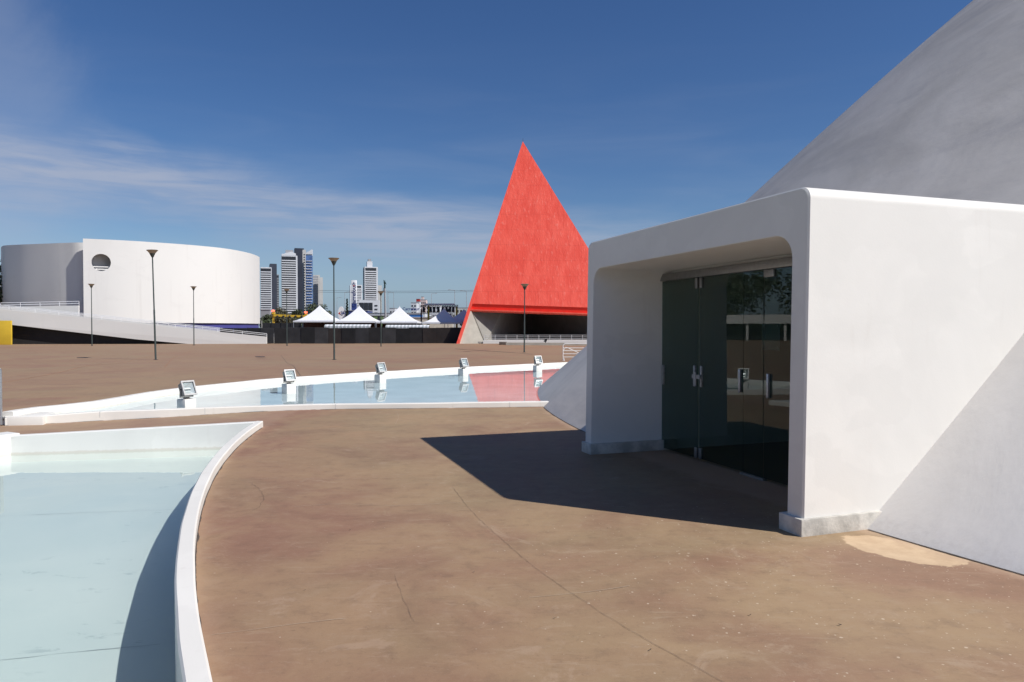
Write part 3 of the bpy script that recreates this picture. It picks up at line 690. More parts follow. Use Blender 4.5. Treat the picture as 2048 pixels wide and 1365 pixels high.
for i, (x, y, z, txt) in enumerate(flpos):
    o = fl if i == 0 else copy_tree(fl)
    va = math.atan2(-y, -x); o.location = (x, y, z+.04); o.scale = (.83, .83, .88); o.rotation_euler = (0, 0, va+R_(36)+math.pi/2+R_([0, -6, 5, 9, -4][i]))
    tag(o, 'square grey floodlight on a white pedestal, '+txt, 'floodlight', 'floodlights in the reflecting pool')

# ================================================================== STREET LAMPS ON THE PLAZA
def plaza_lamp(px, base, top, label, tilt=0):
    p = on_g(px, base); q = on_y(px, top, p.y); h = q.z-p.z
    t = thing('plaza_lamp', label, 'street lamp', p, random.uniform(0, 3), 'cone lamps on the plaza'); t.rotation_euler = (0, R_(tilt), 0)
    MB().lathe([(.16, -.02), (.16, .015), (.07, .03)], 12).build('base_plate', M['blackmetal'], t)
    MB().lathe([(.062, 0), (.058, h*.45), (.047, h*.46), (.040, h-.5)], 10).build('pole', M['lamp_green'], t, smooth=40)
    MB().lathe([(.05, h-.52), (.09, h-.46), (.16, h-.30), (.19, h-.25)], 16).build('collar', M['lamp_green'], t, smooth=40)
    MB().lathe([(.14, h-.30), (.20, h-.21), (.34, h-.06)], 20).build('bowl', M['bowl'], t, smooth=40)
    MB().lathe([(.36, h-.06), (.37, h-.04), (.34, h-.015), (.1, h)], 20).build('rim_cap', M['rim'], t, smooth=40)
    sub(t, 'bowl', ('rim_cap',)); sub(t, 'pole', ('base_plate', 'collar'))
for px, b_, t_, lab, ti in ((311.5, 720, 500, 'tall cone plaza lamp leaning slightly in front of the white drum building', -1.3), (668.5, 720, 516, 'tall straight cone lamp in front of the white tents', 0),
                            (184, 692, 568, 'cone lamp beside the ramp below the round porthole', 0), (388, 691, 573, 'cone lamp by the lower part of the white ramp', 0),
                            (574, 692, 578, 'slim cone lamp before the dark fence and banded tower', 0), (762, 694, 583, 'cone lamp before the fence between two striped awnings', 0), (1048.5, 705, 568, 'dark cone lamp standing in front of the red monument', .4)):
    plaza_lamp(px, b_, t_, lab, ti)

# ================================================================== WHITE DRUM BUILDING
def drumxy(px, d): return Vector(((px-1024)/F*d, d, 0))
K_R = 178*105/F+EYE; K_L = 170*106.4/F+EYE; ZB = 8*134/F+EYE
drum = thing('drum_building', 'large white spiral drum building with a round porthole', 'building', (-62, 125, -.52))
db = Vector((-62, 125, -.52))
rc = catmull([drumxy(168, 105), drumxy(235, 106.8), drumxy(300, 109.2), drumxy(380, 113), drumxy(450, 118), drumxy(495, 124.5), drumxy(517, 131), drumxy(519.5, 135), drumxy(510, 143), drumxy(480, 150), drumxy(400, 158), drumxy(300, 162)], .8)
lc = catmull([drumxy(300, 113.5), drumxy(225, 108.6), drumxy(168, 106.4), drumxy(135, 106.8), drumxy(98, 107.8), drumxy(45, 109.9), drumxy(14, 112.4), drumxy(5.5, 116), drumxy(6, 120.5), drumxy(20, 130), drumxy(60, 141), drumxy(140, 152)], .8)
def curved_wall(pts, th, z0, z1, name, m, outward):
    q = offset(pts, th*outward); b = MB(); zl = z1 if isinstance(z1, list) else [z1]*len(pts)
    lo = [[Vector((p.x, p.y, z0))-db for p in pts], [Vector((p.x, p.y, z_-.06))-db for p, z_ in zip(pts, zl)], [Vector((p.x*.999+q_.x*.001, p.y, z_))-db for p, q_, z_ in zip(pts, q, zl)],
          [Vector((p.x, p.y, z_))-db for p, z_ in zip(q, zl)], [Vector((p.x, p.y, z0))-db for p in q], [Vector((p.x, p.y, z0))-db for p in pts]]
    b.loft(lo); n1 = len(pts)
    b.f.append(tuple(k*n1 for k in range(5))); b.m.append(0); b.f.append(tuple(k*n1+n1-1 for k in range(4, -1, -1))); b.m.append(0)
    me = b.mesh(name, m, 40)
    bm = bmesh.new(); bm.from_mesh(me); bmesh.ops.remove_doubles(bm, verts=bm.verts, dist=.002); bmesh.ops.recalc_face_normals(bm, faces=bm.faces); bm.to_mesh(me); bm.free(); me.set_sharp_from_angle(angle=R_(40))
    return me
rw = curved_wall(rc, .5, ZB, K_R, 'outer_wall', M['drum'], 1)
tmp = bpy.data.objects.new('tmp_wall', rw); col.objects.link(tmp); tmp.location = db
hp = on_y(202.5, 525.5, 106.1); cm = MB().tube((hp.x+1.9, hp.y-4, hp.z), (hp.x-1.9, hp.y+4, hp.z), 1.27, 1.27, 40).mesh('tmp_c', M['drum'])
cm_o = bpy.data.objects.new('tmp_c', cm); col.objects.link(cm_o)
md = tmp.modifiers.new('b', 'BOOLEAN'); md.operation = 'DIFFERENCE'; md.object = cm_o; md.solver = 'EXACT'
dg = bpy.context.evaluated_depsgraph_get(); rwm = bpy.data.meshes.new_from_object(tmp.evaluated_get(dg)); bpy.data.objects.remove(tmp); bpy.data.objects.remove(cm_o)
rwm.name = 'outer_wall'; obj('outer_wall', rwm, drum)
obj('inner_wall', curved_wall(lc, .5, ZB-1.5, [K_L+.55*sm((q.y-106.4)/12) if q.x < -63 else K_L for q in lc], 'inner_wall', M['drum'], -1), drum)
for dz_ in (-.62, -.98):
    w_ = math.sqrt(max(.1, 1.28**2-dz_**2)); MB().box(Vector((hp.x, hp.y+.35, hp.z+dz_))-db, (2*w_+.2, .1, .16), Matrix.Rotation(R_(25), 3, 'Z')).build('porthole_rail', M['drum'], drum)
cpoly = [Vector((p.x, p.y, 0)) for p in rc]+[Vector((p.x, p.y, 0)) for p in reversed(lc)]
cen = Vector((-64, 131, 0))
inset = [cen+(p-cen)*.985 for p in rc[:]]
def loopwall(pts, z0, z1, name, m):
    b = MB(); b.loft([[Vector((p.x, p.y, z0))-db for p in pts], [Vector((p.x, p.y, z1))-db for p in pts]], False); return b.build(name, m, drum, smooth=40)
loopwall(inset, -.6, ZB+.3, 'recessed_base', M['purple'])
ins2 = [cen+(p-cen)*.99 for p in lc[2:]]
loopwall(ins2, -.6, ZB+.3, 'recessed_base', M['purple'])
slab_pts = [p for p in rc if True]+[p for p in reversed(lc) if p.y > 0]
b = MB(); cc_ = Vector((-64, 131, ZB+.25)); ringp = [Vector((p.x, p.y, ZB+.25)) for p in offset(rc, .25)]+[Vector((p.x, p.y, ZB+.25)) for p in reversed(offset(lc, -.25))]
b.add([cc_-db]+[p-db for p in ringp], [(0, i+1, (i+1) % len(ringp)+1) for i in range(len(ringp))]); b.build('floor_slab', M['drum'], drum, recalc=False)
b = MB(); b.add([Vector((-64, 131, K_L-1.5))-db]+[Vector((p.x, p.y, K_L-1.5))-db for p in ringp], [(0, i+1, (i+1) % len(ringp)+1) for i in range(len(ringp))]); b.build('roof', M['tower_grey'], drum, recalc=False)

sub(drum, 'outer_wall', ('porthole_rail',))
# ---- access ramp
DY = on_g(500, 688.0).y
ramp = thing('access_ramp', 'long white access ramp with rails rising to the drum building', 'ramp', (on_y(533, 688, DY).x, DY, -.52))
rb = ramp.location.copy()
def rp(px, py, y=DY): return on_y(px, py, y-.10*(533-px)/F*y)-rb
rf_ = [rp(533, 689.5), rp(533, 674), rp(385, 659), rp(279.5, 647.5), rp(163.5, 635.2), rp(21, 620.5), rp(-90, 609.5), rp(-90, 642), rp(22, 650), rp(271, 679), rp(390, 689.5)]
MB().prism(rf_, (0, 0, 0), (0, .25, 0)).build('parapet', M['drum'], ramp)
MB().prism(rf_, (0, 3.0, 0), (0, 3.25, 0)).build('parapet', M['drum'], ramp)
dk = [rp(533, 686), rp(-90, 626), rp(-90, 642), rp(22, 650), rp(271, 679), rp(390, 690)]
MB().prism(dk, (0, .26, 0), (0, 2.99, 0)).build('deck', M['inner'], ramp)
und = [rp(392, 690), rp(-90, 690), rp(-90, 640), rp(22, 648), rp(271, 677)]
MB().prism(und, (0, .9, 0), (0, 1.1, 0)).build('underside_shade', M['dark'], ramp)  # black sheet standing in for the deep shade below the ramp
def rail_run(parent, pts_base, h, zs, npost, m, r=.035, base=Vector((0, 0, 0)), rpost=.03):
    """pts_base: two end points; zs heights of rails"""
    a, b_ = pts_base
    for z in zs: MB().tube(a+Vector((0, 0, z)), b_+Vector((0, 0, z)), r, n=6).build('rail', m, parent)
    for i in range(npost):
        p = a.lerp(b_, i/(npost-1)); MB().tube(p, p+Vector((0, 0, h)), rpost, n=6).build('rail_post', m, parent)
hR = .42
seq = [rp(533, 674), rp(385, 659), rp(279.5, 647.5), rp(163.5, 635.2), rp(21, 620.5), rp(-90, 609.5)]
for i, (a, c) in enumerate(zip(seq, seq[1:])):
    o_ = Vector((0, .12, 0)); rail_run(ramp, (a+o_, c+o_), hR, (hR*.5, hR), 4, M['signwhite'])
    o_ = Vector((0, 3.12, 0)); rail_run(ramp, (a+o_, c+o_), hR, (hR*.5, hR), 4, M['signwhite'])
# upper flight
Y2 = DY+5.5
uf = [rp(157, 611.5, Y2), rp(0, 614.5, Y2), rp(-90, 617, Y2), rp(-90, 640, Y2), rp(157, 645, Y2)]
MB().prism(uf, (0, 0, 0), (0, .25, 0)).build('parapet', M['drum'], ramp)
rail_run(ramp, (rp(157, 611.5, Y2)+Vector((0, .12, 0)), rp(0, 614.8, Y2)+Vector((0, .12, 0))), .58, (.28, .58), 5, M['signwhite'], .045)
sub(ramp, 'parapet', ('rail', 'rail_post'))
# yellow hoarding
p = on_g(22, 690); hh = on_y(22, 641, p.y).z-p.z
cab = thing('yellow_hoarding', 'plain yellow hoarding panel at the foot of the white ramp', 'hoarding', p)
MB().box((-3.0, .15, hh/2-.02), (6.0, .24, hh-.04)).build('panel', M['yellow'], cab, bevel=.02)
for k in range(4): MB().box((-.4-1.7*k, .45, hh*.45), (.08, .3, hh*.9)).build('brace', M['blackmetal'], cab)

# ================================================================== RED MONUMENT
mL = on_g(913, 688.5); YL = mL.y
mR = on_y(1292, 688.5, YL+2); mR.z = mL.z; mA = on_y(1046, 284, YL+9); mB = Vector((mA.x+1.5, YL+27, mL.z))
mon = thing('red_monument', 'tall red triangular monument with an open base', 'monument', mL)
Fn = (mR-mL).cross(mA-mL).normalized()
if Fn.y > 0: Fn = -Fn
def oF(px, py, off=0): return on_plane(px, py, mL+Fn*off, Fn)-mL
inn_ = -Fn
TH = .45
def grid_tri(a, b_, c, n, th):
    """subdivided triangular slab"""
    mb = MB()
    return mb.prism([a, b_, c], (0, 0, 0), -Fn*th)
lipL, lipR = oF(939.5, 607.5), oF(1251, 618)
MB().prism([mA-mL, lipL, lipR], (0, 0, 0), -Fn*TH).build('front_face', M['red'], mon)
# overhanging lip: sloping underside band and a small sill below it
dn = Vector((0, 0, -.74)); bk_ = -Fn*.40
MB().prism([lipL-Fn*.12, lipR-Fn*.12, lipR+dn-Fn*.12+Vector((0, .16, 0)), lipL+dn-Fn*.12+Vector((0, .16, 0))], (0, 0, -.006), -Fn*.35+Vector((0, 0, -.006))).build('lip_band', M['redsolid'], mon)
q1, q2 = lipL+dn+Vector((0, -.15, 0)), lipR+dn+Vector((0, -.15, 0))
MB().prism([q1+Vector((0, 0, -.02)), q2+Vector((0, 0, -.02)), q2+Vector((0, 0, -.19)), q1+Vector((0, 0, -.19))], (0, 0, 0), -Fn*.7).build('lip_sill', M['red'], mon)
# raised red edge along the left arris, from foot to tip
e0, e1 = oF(912, 690), oF(918.5, 690); t0, t1 = mA-mL, mA-mL
MB().prism([e0, e1, oF(942, 618), oF(1046.4, 285), oF(1045.4, 283.5)], Fn*.05, -Fn*1.0).build('edge_fin', M['red'], mon)
MB().prism([oF(918.4, 690, -.2), oF(941.5, 620, -.2), oF(970, 690, -.2)], (0, 0, 0), -Fn*.5).build('leg', M['concrete'], mon)
def slab(a, b_, c, th, name, m):
    n = (b_-a).cross(c-a).normalized(); cen_ = (mL+mR+mA+mB)/4-mL
    if n.dot(cen_-a) < 0: n = -n
    return MB().prism([a, b_, c], (0, 0, 0), n*th).build(name, m, mon)
Z0 = Vector((0, 0, 0))
in_ = Vector((.35, .5, 0))
slab(Z0+in_, mB-mL, mA-mL+Vector((0, .6, -.8)), .3, 'side_face', M['red'])
slab(mR-mL+Vector((-.3, .5, 0)), mB-mL, mA-mL+Vector((0, .6, -.8)), .3, 'side_face', M['red'])
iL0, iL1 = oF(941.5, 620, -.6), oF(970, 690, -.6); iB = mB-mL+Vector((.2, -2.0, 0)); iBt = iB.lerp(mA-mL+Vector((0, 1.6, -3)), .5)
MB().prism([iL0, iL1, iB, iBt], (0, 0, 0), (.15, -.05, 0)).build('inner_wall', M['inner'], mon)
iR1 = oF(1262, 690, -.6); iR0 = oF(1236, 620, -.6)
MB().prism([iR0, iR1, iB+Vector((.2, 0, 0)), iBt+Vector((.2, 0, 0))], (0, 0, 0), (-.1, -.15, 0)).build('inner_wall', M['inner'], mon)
# platform, low wall, railing
pa = on_y(966, 688.5, YL-.2)-mL; pb = on_y(1290, 689, YL-.2)-mL
MB().prism([Vector((pa.x, 0, -.1)), Vector((pb.x, 0, -.1)), Vector((pb.x-6, 10, -.1)), Vector((pa.x+2, 10, -.1))], (0, 0, 0), (0, 0, .60)).build('platform', M['drum'], mon)
ra, rb_ = Vector((pa.x+.15, .12, .5)), Vector((pb.x-1, .12, .5))
rail_run(mon, (ra, rb_), .68, (.22, .45, .68), 15, M['railgrey'], .028, rpost=.035)
MB().tube(mA-mL, mA-mL+Vector((0, 0, .5)), .03, .02).build('tip_rod', M['blackmetal'], mon)
sub(mon, 'front_face', ('lip_band', 'lip_sill', 'tip_rod')); sub(mon, 'platform', ('rail', 'rail_post'))
lw = on_g(1012, 690.8); lwb = on_g(1290, 692)
MB().prism([lw, lwb, lwb+Vector((0, .3, 0)), lw+Vector((0, .3, 0))], (0, 0, -.1), (0, 0, .32)).build('low_wall', M['concrete'])
tag(bpy.data.objects['low_wall'], 'low beige concrete wall at the foot of the red monument', 'wall')
bx = on_g(1006, 690); tag(MB().box((0, 0, .16), (.95, .5, .40)).build('service_box', mat('brown_box', (.10, .075, .06), .7, .2, 2), loc=bx, bevel=.03), 'dark brown service box at the end of the low beige wall', 'box')
sp = on_g(1091, 691); st = thing('uplight', 'small black uplight on the low wall under the monument', 'light', sp+Vector((0, .25, .32)))
MB().box((0, 0, .05), (.12, .12, .1)).build('foot', M['blackmetal'], st); MB().prism([(-.22, -.1, .1), (.12, -.1, .1), (.26, -.1, .42), (-.02, -.1, .42)], (0, 0, 0), (0, .3, 0)).build('head', M['blackmetal'], st)

# ================================================================== CROWD BARRIERS
def barrier(name, label, loc, rz, m, L=2.0, style=0):
    t = thing(name, label, 'barrier', loc, rz)
    h = 1.10
    fr = [(0, 0, .02), (0, 0, h-.12), (.12, 0, h), (L-.12, 0, h), (L, 0, h-.12), (L, 0, .02)]
    MB().path(fr, .024, 8).build('frame', m, t, smooth=40)
    if style == 0:
        MB().tube((0, 0, .22), (L, 0, .22), .018).build('bar', m, t)
        for i in range(1, 14): MB().tube((L*i/14, 0, .22), (L*i/14, 0, h), .009, n=6).build('bar', m, t)
    else:
        for z in (.25, .45, .65, .82): MB().tube((0, 0, z), (L, 0, z), .018).build('bar', m, t)
        MB().path([(.05, 0, .70), (.15, 0, .84), (.28, 0, .84), (L*.42, 0, .52), (L*.62, 0, .38)], .02).build('brace', m, t)
        MB().path([(L*.62, 0, .38), (L*.62, 0, .70), (L*.70, 0, .82), (L*.8, 0, .82)], .02).build('brace', m, t)
    for x in (.04, L-.04): MB().path([(x, -.28, .02), (x, -.05, .16), (x, .05, .16), (x, .28, .02)], .022).build('foot', m, t)
    sub(t, 'frame', ('bar', 'brace')); return t
bp = on_g(1126, 722.5); barrier('crowd_barrier', 'white tubular crowd barrier standing between the dome and the red monument', bp, R_(4), M['signwhite'], 2.3, 1)
b2 = on_g(2, 852); barrier('crowd_barrier', 'grey steel crowd barrier at the pointed end of the reflecting pool', (b2.x+.0, b2.y, b2.z), math.pi+R_(8), M['steel'], 2.0, 0)

# ================================================================== DARK SHEET FENCE
fy = DY+.9; fence = thing('sheet_fence', 'long fence of dark corrugated metal sheets behind the plaza', 'fence', (0, fy, gz(-10, fy)))
fh = 2.18; pw = 1.83
b = MB(); prof_ = []; nr = 14
FX0 = (440-1024)/F*fy
for i in range(nr):
    x = pw*i/nr; w = pw/nr
    prof_ += [(x, 0), (x+w*.3, 0), (x+w*.45, -.05), (x+w*.8, -.05), (x+w*.97, 0)]
prof_.append((pw, 0))
b.loft([[Vector((x, y, .02)) for x, y in prof_], [Vector((x, y, fh)) for x, y in prof_]])
sheets = [b.mesh('panel', M['sheet%d' % i], recalc=False) for i in range(5)]
x = FX0; i = 0; xr = (935-1024)/F*fy
order = [0, 0, 0, 1, 0, 1, 3, 4, 2, 3, 1, 0, 4, 3, 0, 2, 2, 3, 4, 0, 2, 0, 3]
while x < xr:
    o = obj('panel', sheets[order[i % len(order)]], fence, (x, .04*(i % 3), random.uniform(-.02, .03))); o.scale = (1, 1, random.uniform(.97, 1.03))
    MB().box((x-.01, .16, fh/2), (.06, .06, fh)).build('post', M['blackmetal'], fence)
    x += pw+.02; i += 1
MB().box(((x+FX0)/2, .22, fh-.2), (x-FX0, .05, .06)).build('rail', M['blackmetal'], fence)
# open black mesh fence with posts behind it
my = fy+7; mf = thing('mesh_fence', 'black screen fence with slim posts behind the sheet fence', 'fence', (0, my, -.5))
xa, xb = (524-1024)/F*my, (602-1024)/F*my
MB().box(((xa+xb)/2, 0, 1.5), (xb-xa, .02, 2.7)).build('screen', M['sheet0'], mf)
for k in range(5): MB().box((xa+(xb-xa)*k/4, -.05, 1.6), (.07, .07, 3.2)).build('post', M['tower_beige'] if k == 0 else M['blackmetal'], mf)

# ================================================================== PARTY TENTS
def tent(px, ypeak, yeave, halfpx, y, label, mroof=None, back=True):
    c = on_y(px, 690, y); zp = on_y(px, ypeak, y).z; ze = on_y(px, yeave-3, y-2.5).z
    hw = halfpx/F*y; base = Vector((c.x, y, gz(c.x, y)))
    t = thing('party_tent', label, 'tent', base, 0, 'white peaked tents behind the fence'); ze -= base.z; zp -= base.z
    n = 10; m = 24; vs = []; fs = []
    for j in range(n+1):
        u = j/n; k = 1-u; h = ze+(zp-ze)*(u**1.75*.85+u*.15)
        for i in range(m):
            a = i/m*4; s = int(a); fcn = a-s
            x, yy = [(-1+2*fcn, -1), (1, -1+2*fcn), (1-2*fcn, 1), (-1, 1-2*fcn)][s]
            sag = -.10*math.sin(math.pi*fcn)*k*0
            vs.append(Vector((x*hw*k, yy*hw*k, h+sag)))
    fs = [(j*m+i, j*m+(i+1) % m, (j+1)*m+(i+1) % m, (j+1)*m+i) for j in range(n) for i in range(m)]
    MB().add(vs, fs).build('canopy', M['tent'], t, smooth=22)
    v = MB()
    for sgn in (-1, 1):
        v.box((0, sgn*hw, ze-.10), (2*hw, .02, .22)); v.box((sgn*hw, 0, ze-.10), (.02, 2*hw-.04, .22))
    v.build('valance', M['tent'], t)
    for sx_ in (-1, 1):
        for sy_ in (-1, 1): MB().box((sx_*(hw-.06), sy_*(hw-.06), (ze-.1)/2), (.08, .08, ze-.1)).build('pole', M['steel'], t)
    MB().lathe([(.06, zp-.1), (.05, zp), (.01, zp+.12)], 8).build('finial', M['tent'], t); sub(t, 'canopy', ('finial', 'valance'))
    if back: MB().box((0, hw*.55, ze/2-.1), (2*hw*.97, .03, ze-.2)).build('curtain', M['maroon'], t)
    return t
ty = fy+5.2
tent(640, 611.5, 645, 41, ty, 'white peaked tent beside the dark tree, end one of the row')
tent(719, 612.5, 646, 40, ty, 'white peaked tent in front of the striped sign pylon')
tent(799.5, 614, 647, 40, ty, 'white peaked tent third in the row, in front of the green store')
tent(888, 617.5, 648, 39, ty+.5, 'white peaked tent partly shaded, next to the red monument', back=False)
tent(928, 619, 645, 36, ty+7, 'white peaked tent mostly hidden behind the red monument edge', back=False)
def awning(x0, x1, y0, y1, y, label):
    a, c = on_y(x0, y0, y), on_y(x1, y1, y); t = thing('striped_awning', label, 'awning', (a.x, y, a.z), 0, 'striped awnings over the fence')
    w = c.x-a.x; h = a.z-c.z; n = 24
    for i in range(n):
        x_ = w*i/n; ww = w/n
        MB().add([(x_, .5, .22), (x_+ww, .5, .22), (x_+ww, 0, 0), (x_, 0, 0), (x_+ww*.92, -.0, -h), (x_+ww*.5, 0, -h*1.1), (x_+ww*.08, 0, -h)], [(0, 1, 2, 3), (3, 2, 4, 5, 6)]).build('stripe', M['tent'] if i % 2 else M['awninggrey'], t, recalc=False)
    MB().box((w/2, .52, .2), (w, .05, .06)).build('frame', M['steel'], t)
    for x_ in (.1, w-.1): MB().tube((x_, .5, .2), (x_, .5, .0-on_y(x0, y0, y).z-.5), .03, n=6).build('pole', M['steel'], t)
awning(648.5, 741, 652.5, 657, fy+1.2, 'grey and white striped awning below the two left tents')
awning(771, 858, 653.5, 657.5, fy+1.2, 'grey and white striped awning below the third tent')
# ---- yellow gantry with red lamps
gy = fy+22; g0, g1 = on_y(548, 632, gy), on_y(612, 636, gy)
gt = thing('lamp_gantry', 'yellow beam gantry with glowing red lamps at both ends', 'gantry', (g0.x, gy, -.5))
L = g1.x-g0.x; zb_ = g0.z+.5
MB().box((L/2, 0, zb_-.02), (L, .4, .36), Matrix.Rotation(R_(2), 3, 'Y')).build('beam', M['yellow'], gt)
for k in range(5): MB().lathe([(.16, -.22), (.2, 0), (.1, .1)], 10, (L*(.12+.19*k), -.25, zb_-.05)).build('lantern', M['blackmetal'], gt)
for x_, dz_ in ((-.1, 0), (L, -.25)):
    MB().box((x_, .1, (zb_+.3)/2), (.3, .3, zb_+.3)).build('post', M['yellow'], gt); MB().box((x_, 0, zb_+.45+dz_), (.5, .4, .3)).build('lamp_box', M['yellow'], gt)
    MB().lathe([(.12, -.1), (.28, -.02), (.28, .12), (.1, .18)], 10, (x_, -.1, zb_+.78+dz_)).build('red_lamp', M['redlamp'], gt)
# ---- rigging frame with spotlights
sy = fy+16; s0 = on_y(842, 645, sy); s1 = on_y(917, 645, sy); stg = thing('lighting_rig', 'white topped lighting rig on yellow posts with hanging black spotlights', 'rig', (s0.x, sy, -.5))
def sx2(px): return on_y(px, 600, sy).x-s0.x
def sz2(py): return on_y(880, py, sy).z+.5
MB().box(((sx2(850)+sx2(909))/2, 0, sz2(609)), (sx2(909)-sx2(850), 1.6, .2)).build('top_beam', M['signwhite'], stg)
tr = MB()
for zz in (sz2(611), sz2(614.5)):
    tr.tube((sx2(840), -.3, zz), (sx2(917), -.3, zz), .05)
for k in range(16):
    xx = sx2(840)+(sx2(917)-sx2(840))*k/16; tr.tube((xx, -.3, sz2(614.5)), (xx+.35, -.3, sz2(611)), .03, n=5)
tr.build('truss', M['blackmetal'], stg)
for px, top, m_, w in ((842.5, 619, M['maroon'], .22), (857, 612, M['yellow'], .30), (913.5, 613, M['yellow'], .28)):
    MB().box((sx2(px), 0, sz2(top)/2), (w, w, sz2(top))).build('post', m_, stg)
for px in (848, 862, 868, 877, 886, 893, 901, 907):
    MB().tube((sx2(px), -.4, sz2(615)), (sx2(px)+random.uniform(-.15, .15), -.6, sz2(615)-.75), .16, .24, 8).build('spotlight', M['blackmetal'], stg)

# ================================================================== BACKGROUND CITY
def tower(name, label, xl, xm, xr, ytop, D, body, ribs, side=None, floors=24, ybot=700, ang=18, bandfrac=.44, margin=(.0, .08), side_win=True, bandmat=None, prot=.35):
    """two visible faces: side (xl..xm) and front (xm..xr)"""
    c = on_y(xm, ytop, D); zt = c.z+.9; a = R_(ang)
    w = max(.5, (xr-xm)*D/F/math.cos(a)); dp = max(4, (xm-xl)*D/F/math.sin(a))
    t = thing(name, label, 'tower block', (c.x, D, -.9), a, 'high-rise towers on the skyline')
    MB().box((w/2, dp/2, zt/2), (w, dp, zt), m=0).build('core', body, t)
    if side is not None: MB().box((-.15, dp/2, zt/2), (.3, dp+.2, zt+.3)).build('side_wall', side, t)
    fhh = zt/floors*.96
    if ribs is not None:
        x0, x1 = w*margin[0], w*(1-margin[1])
        me = MB().box(((x0+x1)/2, -prot/2, 0), (x1-x0, prot, fhh*bandfrac)).mesh('floor_band', ribs)
        for i in range(floors):
            z = fhh*(i+.5)
            if z > zt: break
            obj('floor_band', me, t, (0, 0, z))
        if margin[1]: MB().box((w*(1-margin[1]/2), -prot/2, zt/2), (w*margin[1], prot+.1, zt)).build('corner_pier', ribs, t)
        if margin[0]: MB().box((w*margin[0]/2, -prot/2, zt/2), (w*margin[0], prot+.1, zt)).build('corner_pier', ribs, t)
    if side_win:
        me2 = MB().box((-.25, dp*.5, 0), (.3, dp*.55, fhh*.45)).mesh('side_window', M['tower_glass'])
        for i in range(floors): obj('side_window', me2, t, (0, 0, fhh*(i+.5)))
    MB().box((w/2, dp/2, zt+.8), (w*.98, dp*.98, 1.6)).build('parapet', ribs or side or body, t)
    return t, w, dp, zt
D1 = 1080
tower('high_rise', 'banded white tower with a black side just beside the drum building', 515, 521, 541, 537, 980, M['tower_glass'], M['tower_white'], None, 27, margin=(0, .06), side_win=False)
tower('high_rise', 'black slab tower attached behind the banded tower by the drum building', 536, 541, 551.5, 530, 990, M['tower_navy'], None, M['tower_navy'], 26, ang=30, side_win=False)
tower('high_rise', 'slim bluish tower squeezed between two banded towers', 549, 551, 557, 551, 1250, M['tower_glass'], M['tower_grey'], None, 30, side_win=False, margin=(0, 0))
t, w, dp, zt = tower('high_rise', 'tall white tower with dark window bands and a white crown', 556.5, 563, 592, 513, D1-60, M['tower_glass'], M['tower_white'], M['tower_grey'], 31, margin=(0, .10))  # grey side wall puts the left side's shade into its colour
MB().prism([(0, 0, zt+1.5), (w*.9, 0, zt+1.5), (w*.9, 0, zt+4.5), (w*.62, 0, zt+7), (0, 0, zt+3)], (0, 0, 0), (0, 8, 0)).build('crown', M['tower_white'], t)
MB().box((w*.5, 6, zt+7), (w*.5, 6, 5)).build('tank_house', M['tower_grey'], t)
tower('high_rise', 'tallest dark navy slab tower on the skyline', 586, 589, 606, 498.5, D1+60, M['tower_navy'], None, M['tower_navy'], 34, side_win=False, ang=20)
t, w, dp, zt = tower('high_rise', 'tower with blue glass front and pale corner beside the navy slab', 603, 605, 611.5, 502, D1+5, M['tower_beige'], None, None, 30, side_win=False)
for i in range(30): MB().box((w*.5, -.2, zt*(i+.5)/31), (w*.35, .4, 1.3)).build('window', M['tower_glass'], t)
t, w, dp, zt = tower('high_rise', 'tower front of blue glass with small white balconies', 610, 611.5, 624, 511, D1-10, M['tower_blue'], None, M['tower_white'], 30, side_win=False, ang=10)
bal = MB().box((0, -.6, 0), (w*.26, 1.2, 1.0)).mesh('balcony', M['tower_white'])
for i in range(26):
    for k in range(3): obj('balcony', bal, t, (w*(.2+.3*k+(.05 if i % 2 else -.05)), 0, zt*(i+.4)/27.5))
MB().prism([(0, 0, zt+1.6), (w, 0, zt+1.6), (w, 0, zt+9), (0, 0, zt+3.5)], (0, -1, 0), (0, 6, 0)).build('crown', M['tower_white'], t)
tower('high_rise', 'grey tower with rows of dark windows right of the blue tower', 624.5, 626, 638.5, 552, 1300, M['tower_grey'], M['tower_beige'], None, 30, bandfrac=.35, margin=(0, .3), side_win=False, prot=.3)
tower('high_rise', 'plain beige tower wall beside the grey windowed tower', 636, 638, 645, 557, 1290, M['tower_beige'], None, None, 30, side_win=False)
D2 = 1000
t, w, dp, zt = tower('high_rise', 'tall white tower with fine window bands and a stepped roof tank', 722, 729, 754, 536, D2, M['tower_glass'], M['tower_white'], M['tower_grey'], 28, margin=(.05, .12), bandfrac=.5)  # left face coloured grey to carry its shade
MB().box((w*.42, 8, zt+5), (w*.4, 8, 9)).build('roof_tank', M['tower_white'], t); MB().box((w*.42, 8, zt+11), (w*.22, 5, 4)).build('roof_tank', M['tower_grey'], t)
t, w, dp, zt = tower('high_rise', 'low white podium block with big dark glass front under the banded tower', 716, 718, 758, 603, D2-60, M['tower_white'], None, None, 7, side_win=False, ang=8)
for k in range(3): MB().box((w*(.12+.22*k), -.2, zt*.55), (w*.2, .5, zt*.8)).build('glass_bay', M['tower_glass'], t)
for k in range(6): MB().box((w*.83, -.2, zt*(.2+.13*k)), (w*.14, .5, 1.6)).build('window', M['tower_glass'], t)
tower('high_rise', 'white apartment tower partly behind the tall sign pylon', 698, 700, 723, 572, 1150, M['tower_glass'], M['tower_white'], M['tower_white'], 26, bandfrac=.62, margin=(.35, .1), side_win=False)
tower('high_rise', 'pale tower behind the white banded tower with roof tank', 751, 753, 763, 573, 1180, M['tower_beige'], None, None, 24, side_win=True)
tower('high_rise', 'white banded tower at the far side behind the drum building', -14, -8, 6.5, 562, 1000, M['tower_glass'], M['tower_white'], None, 20, side_win=False)
